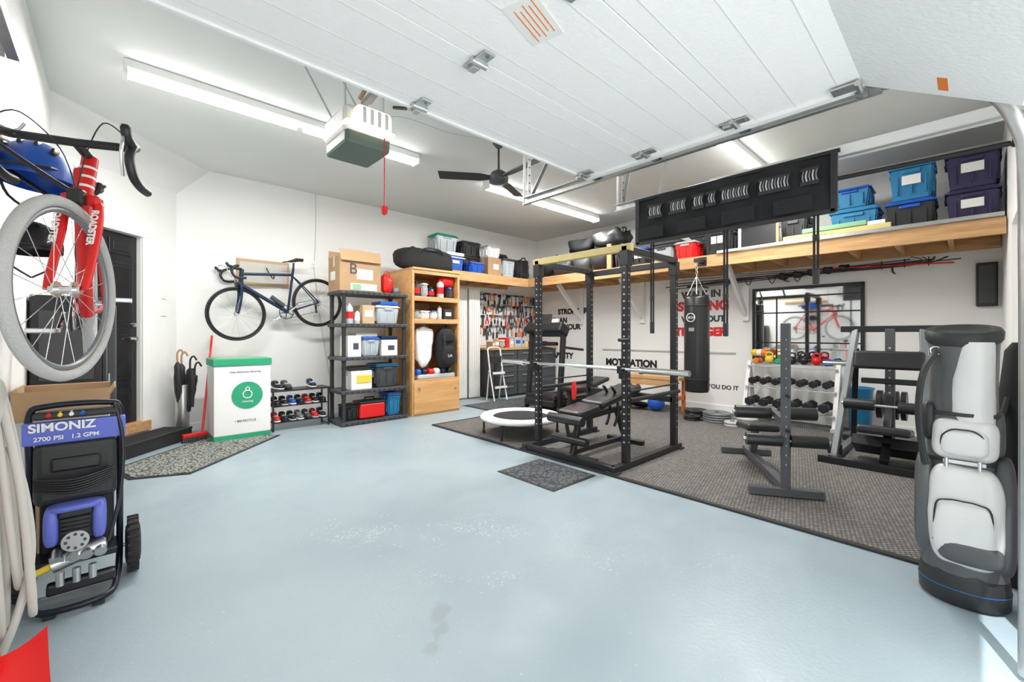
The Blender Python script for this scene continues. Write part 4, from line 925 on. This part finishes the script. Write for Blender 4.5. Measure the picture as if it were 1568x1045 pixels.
# multi gym
o=O('leg_press_machine')
for y in(.22,.86):
    o.beam((4.82,y,.045),(6.0,y,.045),.06,.06,DG2,bev=.005)
    o.beam((4.98,y,.05),(5.40,y-.1*(1 if y>.5 else -.6),1.24),.05,.06,GRY,bev=.004)
    o.beam((5.40,y-.1*(1 if y>.5 else -.6),1.05),(5.95,y,.06),.05,.05,BLK,bev=.004)
o.bb(4.80,4.86,.14,.96,.012,.075,BLK,bev=.005);o.bb(5.97,6.03,.14,.96,.012,.075,BLK,bev=.005)
o.bb(5.37,5.43,.10,.88,1.22,1.28,BLK,bev=.005)
o.beam((5.35,.50,.05),(5.35,.50,1.25),.07,.07,DG2,bev=.005)
o.box((5.18,.50,.96),(.07,.50,.17),VINYL,r=(0,.3,0),bev=.025,seg=3)
o.box((5.25,.50,.76),(.05,.40,.05),BLK,bev=.01)
o.cyl((5.05,.22,.55),(5.05,.42,.55),.05,VINYL);o.cyl((5.05,.58,.55),(5.05,.80,.55),.05,VINYL);o.cyl((5.05,.2,.55),(5.05,.82,.55),.013,STEEL)
o.box((5.0,.50,.34),(.40,.36,.07),VINYL,r=(0,.15,0),bev=.025,seg=3);o.beam((4.9,.50,.07),(5.35,.50,.34),.06,.06,BLK)
o.box((5.2,.50,.16),(.26,.5,.10),BLKP,r=(0,.5,0),bev=.01);o.beam((5.05,.50,.3),(5.35,.50,.62),.05,.05,BLK)
for y in(.26,.82): o.cyl((5.05,y,.10),(5.05,y+(.1 if y>.5 else -.1),.10),.05,RUB);o.cyl((5.45,y,.9),(5.45,y+(.22 if y>.5 else -.15),.9),.018,CHR)
for k in range(4): o.cyl((5.6,.40+k*.06,.5),(5.6,.44+k*.06,.5),.14,BLK,24)
o.cyl((5.6,.3,.5),(5.6,.78,.5),.02,CHR)
for k in range(12): o.cyl((5.314,.50,.3+k*.07),(5.31,.50,.3+k*.07),.01,LGRY,8)
o.done()
# golf bag: flared black base, slate body with sunlight painted silver on its upper part, stacked pockets, slanted padded top
o=O('golf_bag')
gx,gy=2.83,.015
o.rings([(gx,gy,0,.118,.128),(gx,gy,.015,.134,.146),(gx,gy,.07,.136,.148),(gx,gy,.13,.13,.142),(gx,gy,.17,.12,.13)],BLKP,44,2.2)
o.rings([(gx,gy,.075,.1370,.1488),(gx,gy,.080,.1370,.1488)],BLUT,44,2.2)
prof=[(.14,.128,.140),(.22,.130,.142),(.35,.127,.138),(.50,.120,.130),(.62,.112,.120),(.66,.108,.116),(.72,.112,.119),(.82,.110,.116),(.86,.103,.108),(.92,.104,.108),(1.02,.106,.110),(1.12,.110,.113),(1.19,.114,.117)]
L0=[]
for i in range(len(prof)-1):
    for q in range(4):
        f=q/4;a_,b_=prof[i],prof[i+1];L0.append((gx,gy,a_[0]+(b_[0]-a_[0])*f,a_[1]+(b_[1]-a_[1])*f,a_[2]+(b_[2]-a_[2])*f))
L0.append((gx,gy,*prof[-1]))
o.rings(L0,SLATE,48,2.3,amp=.05)
# slanted padded cuff
o.rings([(gx,gy,1.165,.113,.116),(gx,gy,1.18,.122,.125),(gx,gy,1.21,.124,.127),(gx,gy,1.225,.116,.119)],BLKP,44,2.2,slope=.022)
o.rings([(gx,gy,1.222,.105,.108),(gx,gy,1.226,.09,.092)],BLK,36,2.2,slope=.02)
# sunlight on the upper body painted as a silver panel, offset towards the opening side
o.rings([(gx-.014,gy-.022,.80,.100,.082),(gx-.014,gy-.022,.88,.098,.078),(gx-.014,gy-.026,1.0,.104,.074),(gx-.014,gy-.034,1.10,.108,.066),(gx-.012,gy-.040,1.165,.110,.060)],SILV,36,3,amp=.04)
# pockets
o.soft((gx-.080,gy-.006,.40),(.140,.232,.44),SILV,4.2,n=44,amp=.05,fr=9)
o.soft((gx-.098,gy-.002,.345),(.125,.200,.27),SILV,4.6,n=44,amp=.05,fr=9)
o.soft((gx-.070,gy-.004,.735),(.120,.206,.19),SILV,3.8,n=40,amp=.05,fr=9);o.soft((gx-.112,gy-.004,.725),(.06,.150,.12),SILV,4,n=32,amp=.05)
def seam(z0,z1,yy,xx):
    pts=[(xx+.022,gy-yy*.98,z0+.04),(xx+.01,gy-yy*.9,z1-.03),(xx+.004,gy-yy*.5,z1),(xx,gy,z1+.004),(xx+.004,gy+yy*.5,z1),(xx+.01,gy+yy*.9,z1-.03),(xx+.022,gy+yy*.98,z0+.04)]
    o.tube(pts,.0035,BLK,6,sub=5)
seam(.24,.475,.092,gx-.163);seam(.66,.780,.070,gx-.144)
# dark lower corner panels on the right-hand pocket, side pockets
o.soft((gx-.03,gy-.122,.42),(.17,.075,.50),DGRY,3.6,n=30,amp=.06);o.soft((gx-.03,gy+.122,.42),(.16,.075,.46),SLATE,3.6,n=30,amp=.06)
o.soft((gx-.03,gy+.108,.80),(.11,.05,.18),BLKP,3.2,n=24);o.soft((gx-.02,gy-.105,.76),(.11,.045,.2),DGRY,3.2,n=24)
o.soft((gx-.125,gy-.02,.255),(.08,.20,.11),SLATE,3.4,n=28)
# carry strap and clips
o.tube([(gx-.085,gy+.085,1.12),(gx-.13,gy+.125,1.02),(gx-.135,gy+.140,.84),(gx-.10,gy+.125,.64),(gx-.10,gy+.115,.60)],.016,BLKP,10,sub=5,flat=.5)
o.ring((gx-.085,gy+.085,1.125),(1,0,0),.018,.004,CHR,16,6)
for zz in(.635,.845): o.rings([(gx,gy,zz-.008,.116,.124),(gx,gy,zz+.008,.116,.124)],BLKP,40,2.3)
for dy in(-.05,.05): o.cyl((gx-.142,gy+dy,.615),(gx-.142,gy+dy,.655),.007,CHR,8)
o.box((gx-.135,gy-.004,.640),(.008,.13,.016),SILV,bev=.003)
o.done()
o=O('folding_chair_bag');o.rings([(3.15,-.165,0,.05,.05),(3.15,-.165,.03,.075,.07),(3.15,-.165,.9,.07,.065),(3.15,-.165,1.12,.05,.045),(3.15,-.165,1.16,.02,.02)],FAB,24);o.tube([(3.1,-.13,.9),(3.05,-.1,.7),(3.08,-.12,.4)],.012,BLKP,8,sub=4);o.done()

# ---------------------------------------------------------------- camera
cam=bpy.data.cameras.new('camera');co=bpy.data.objects.new('camera',cam);bpy.context.collection.objects.link(co)
co.location=(0,0,1.2);co.rotation_euler=(pi/2,0,math.radians(-43.05));cam.sensor_width=36;cam.lens=652/1568*36;cam.shift_y=-10.5/1568;cam.clip_start=.02
bpy.context.scene.camera=co
sc=bpy.context.scene
sc.view_settings.view_transform='Standard';sc.view_settings.look='None';sc.view_settings.exposure=.08
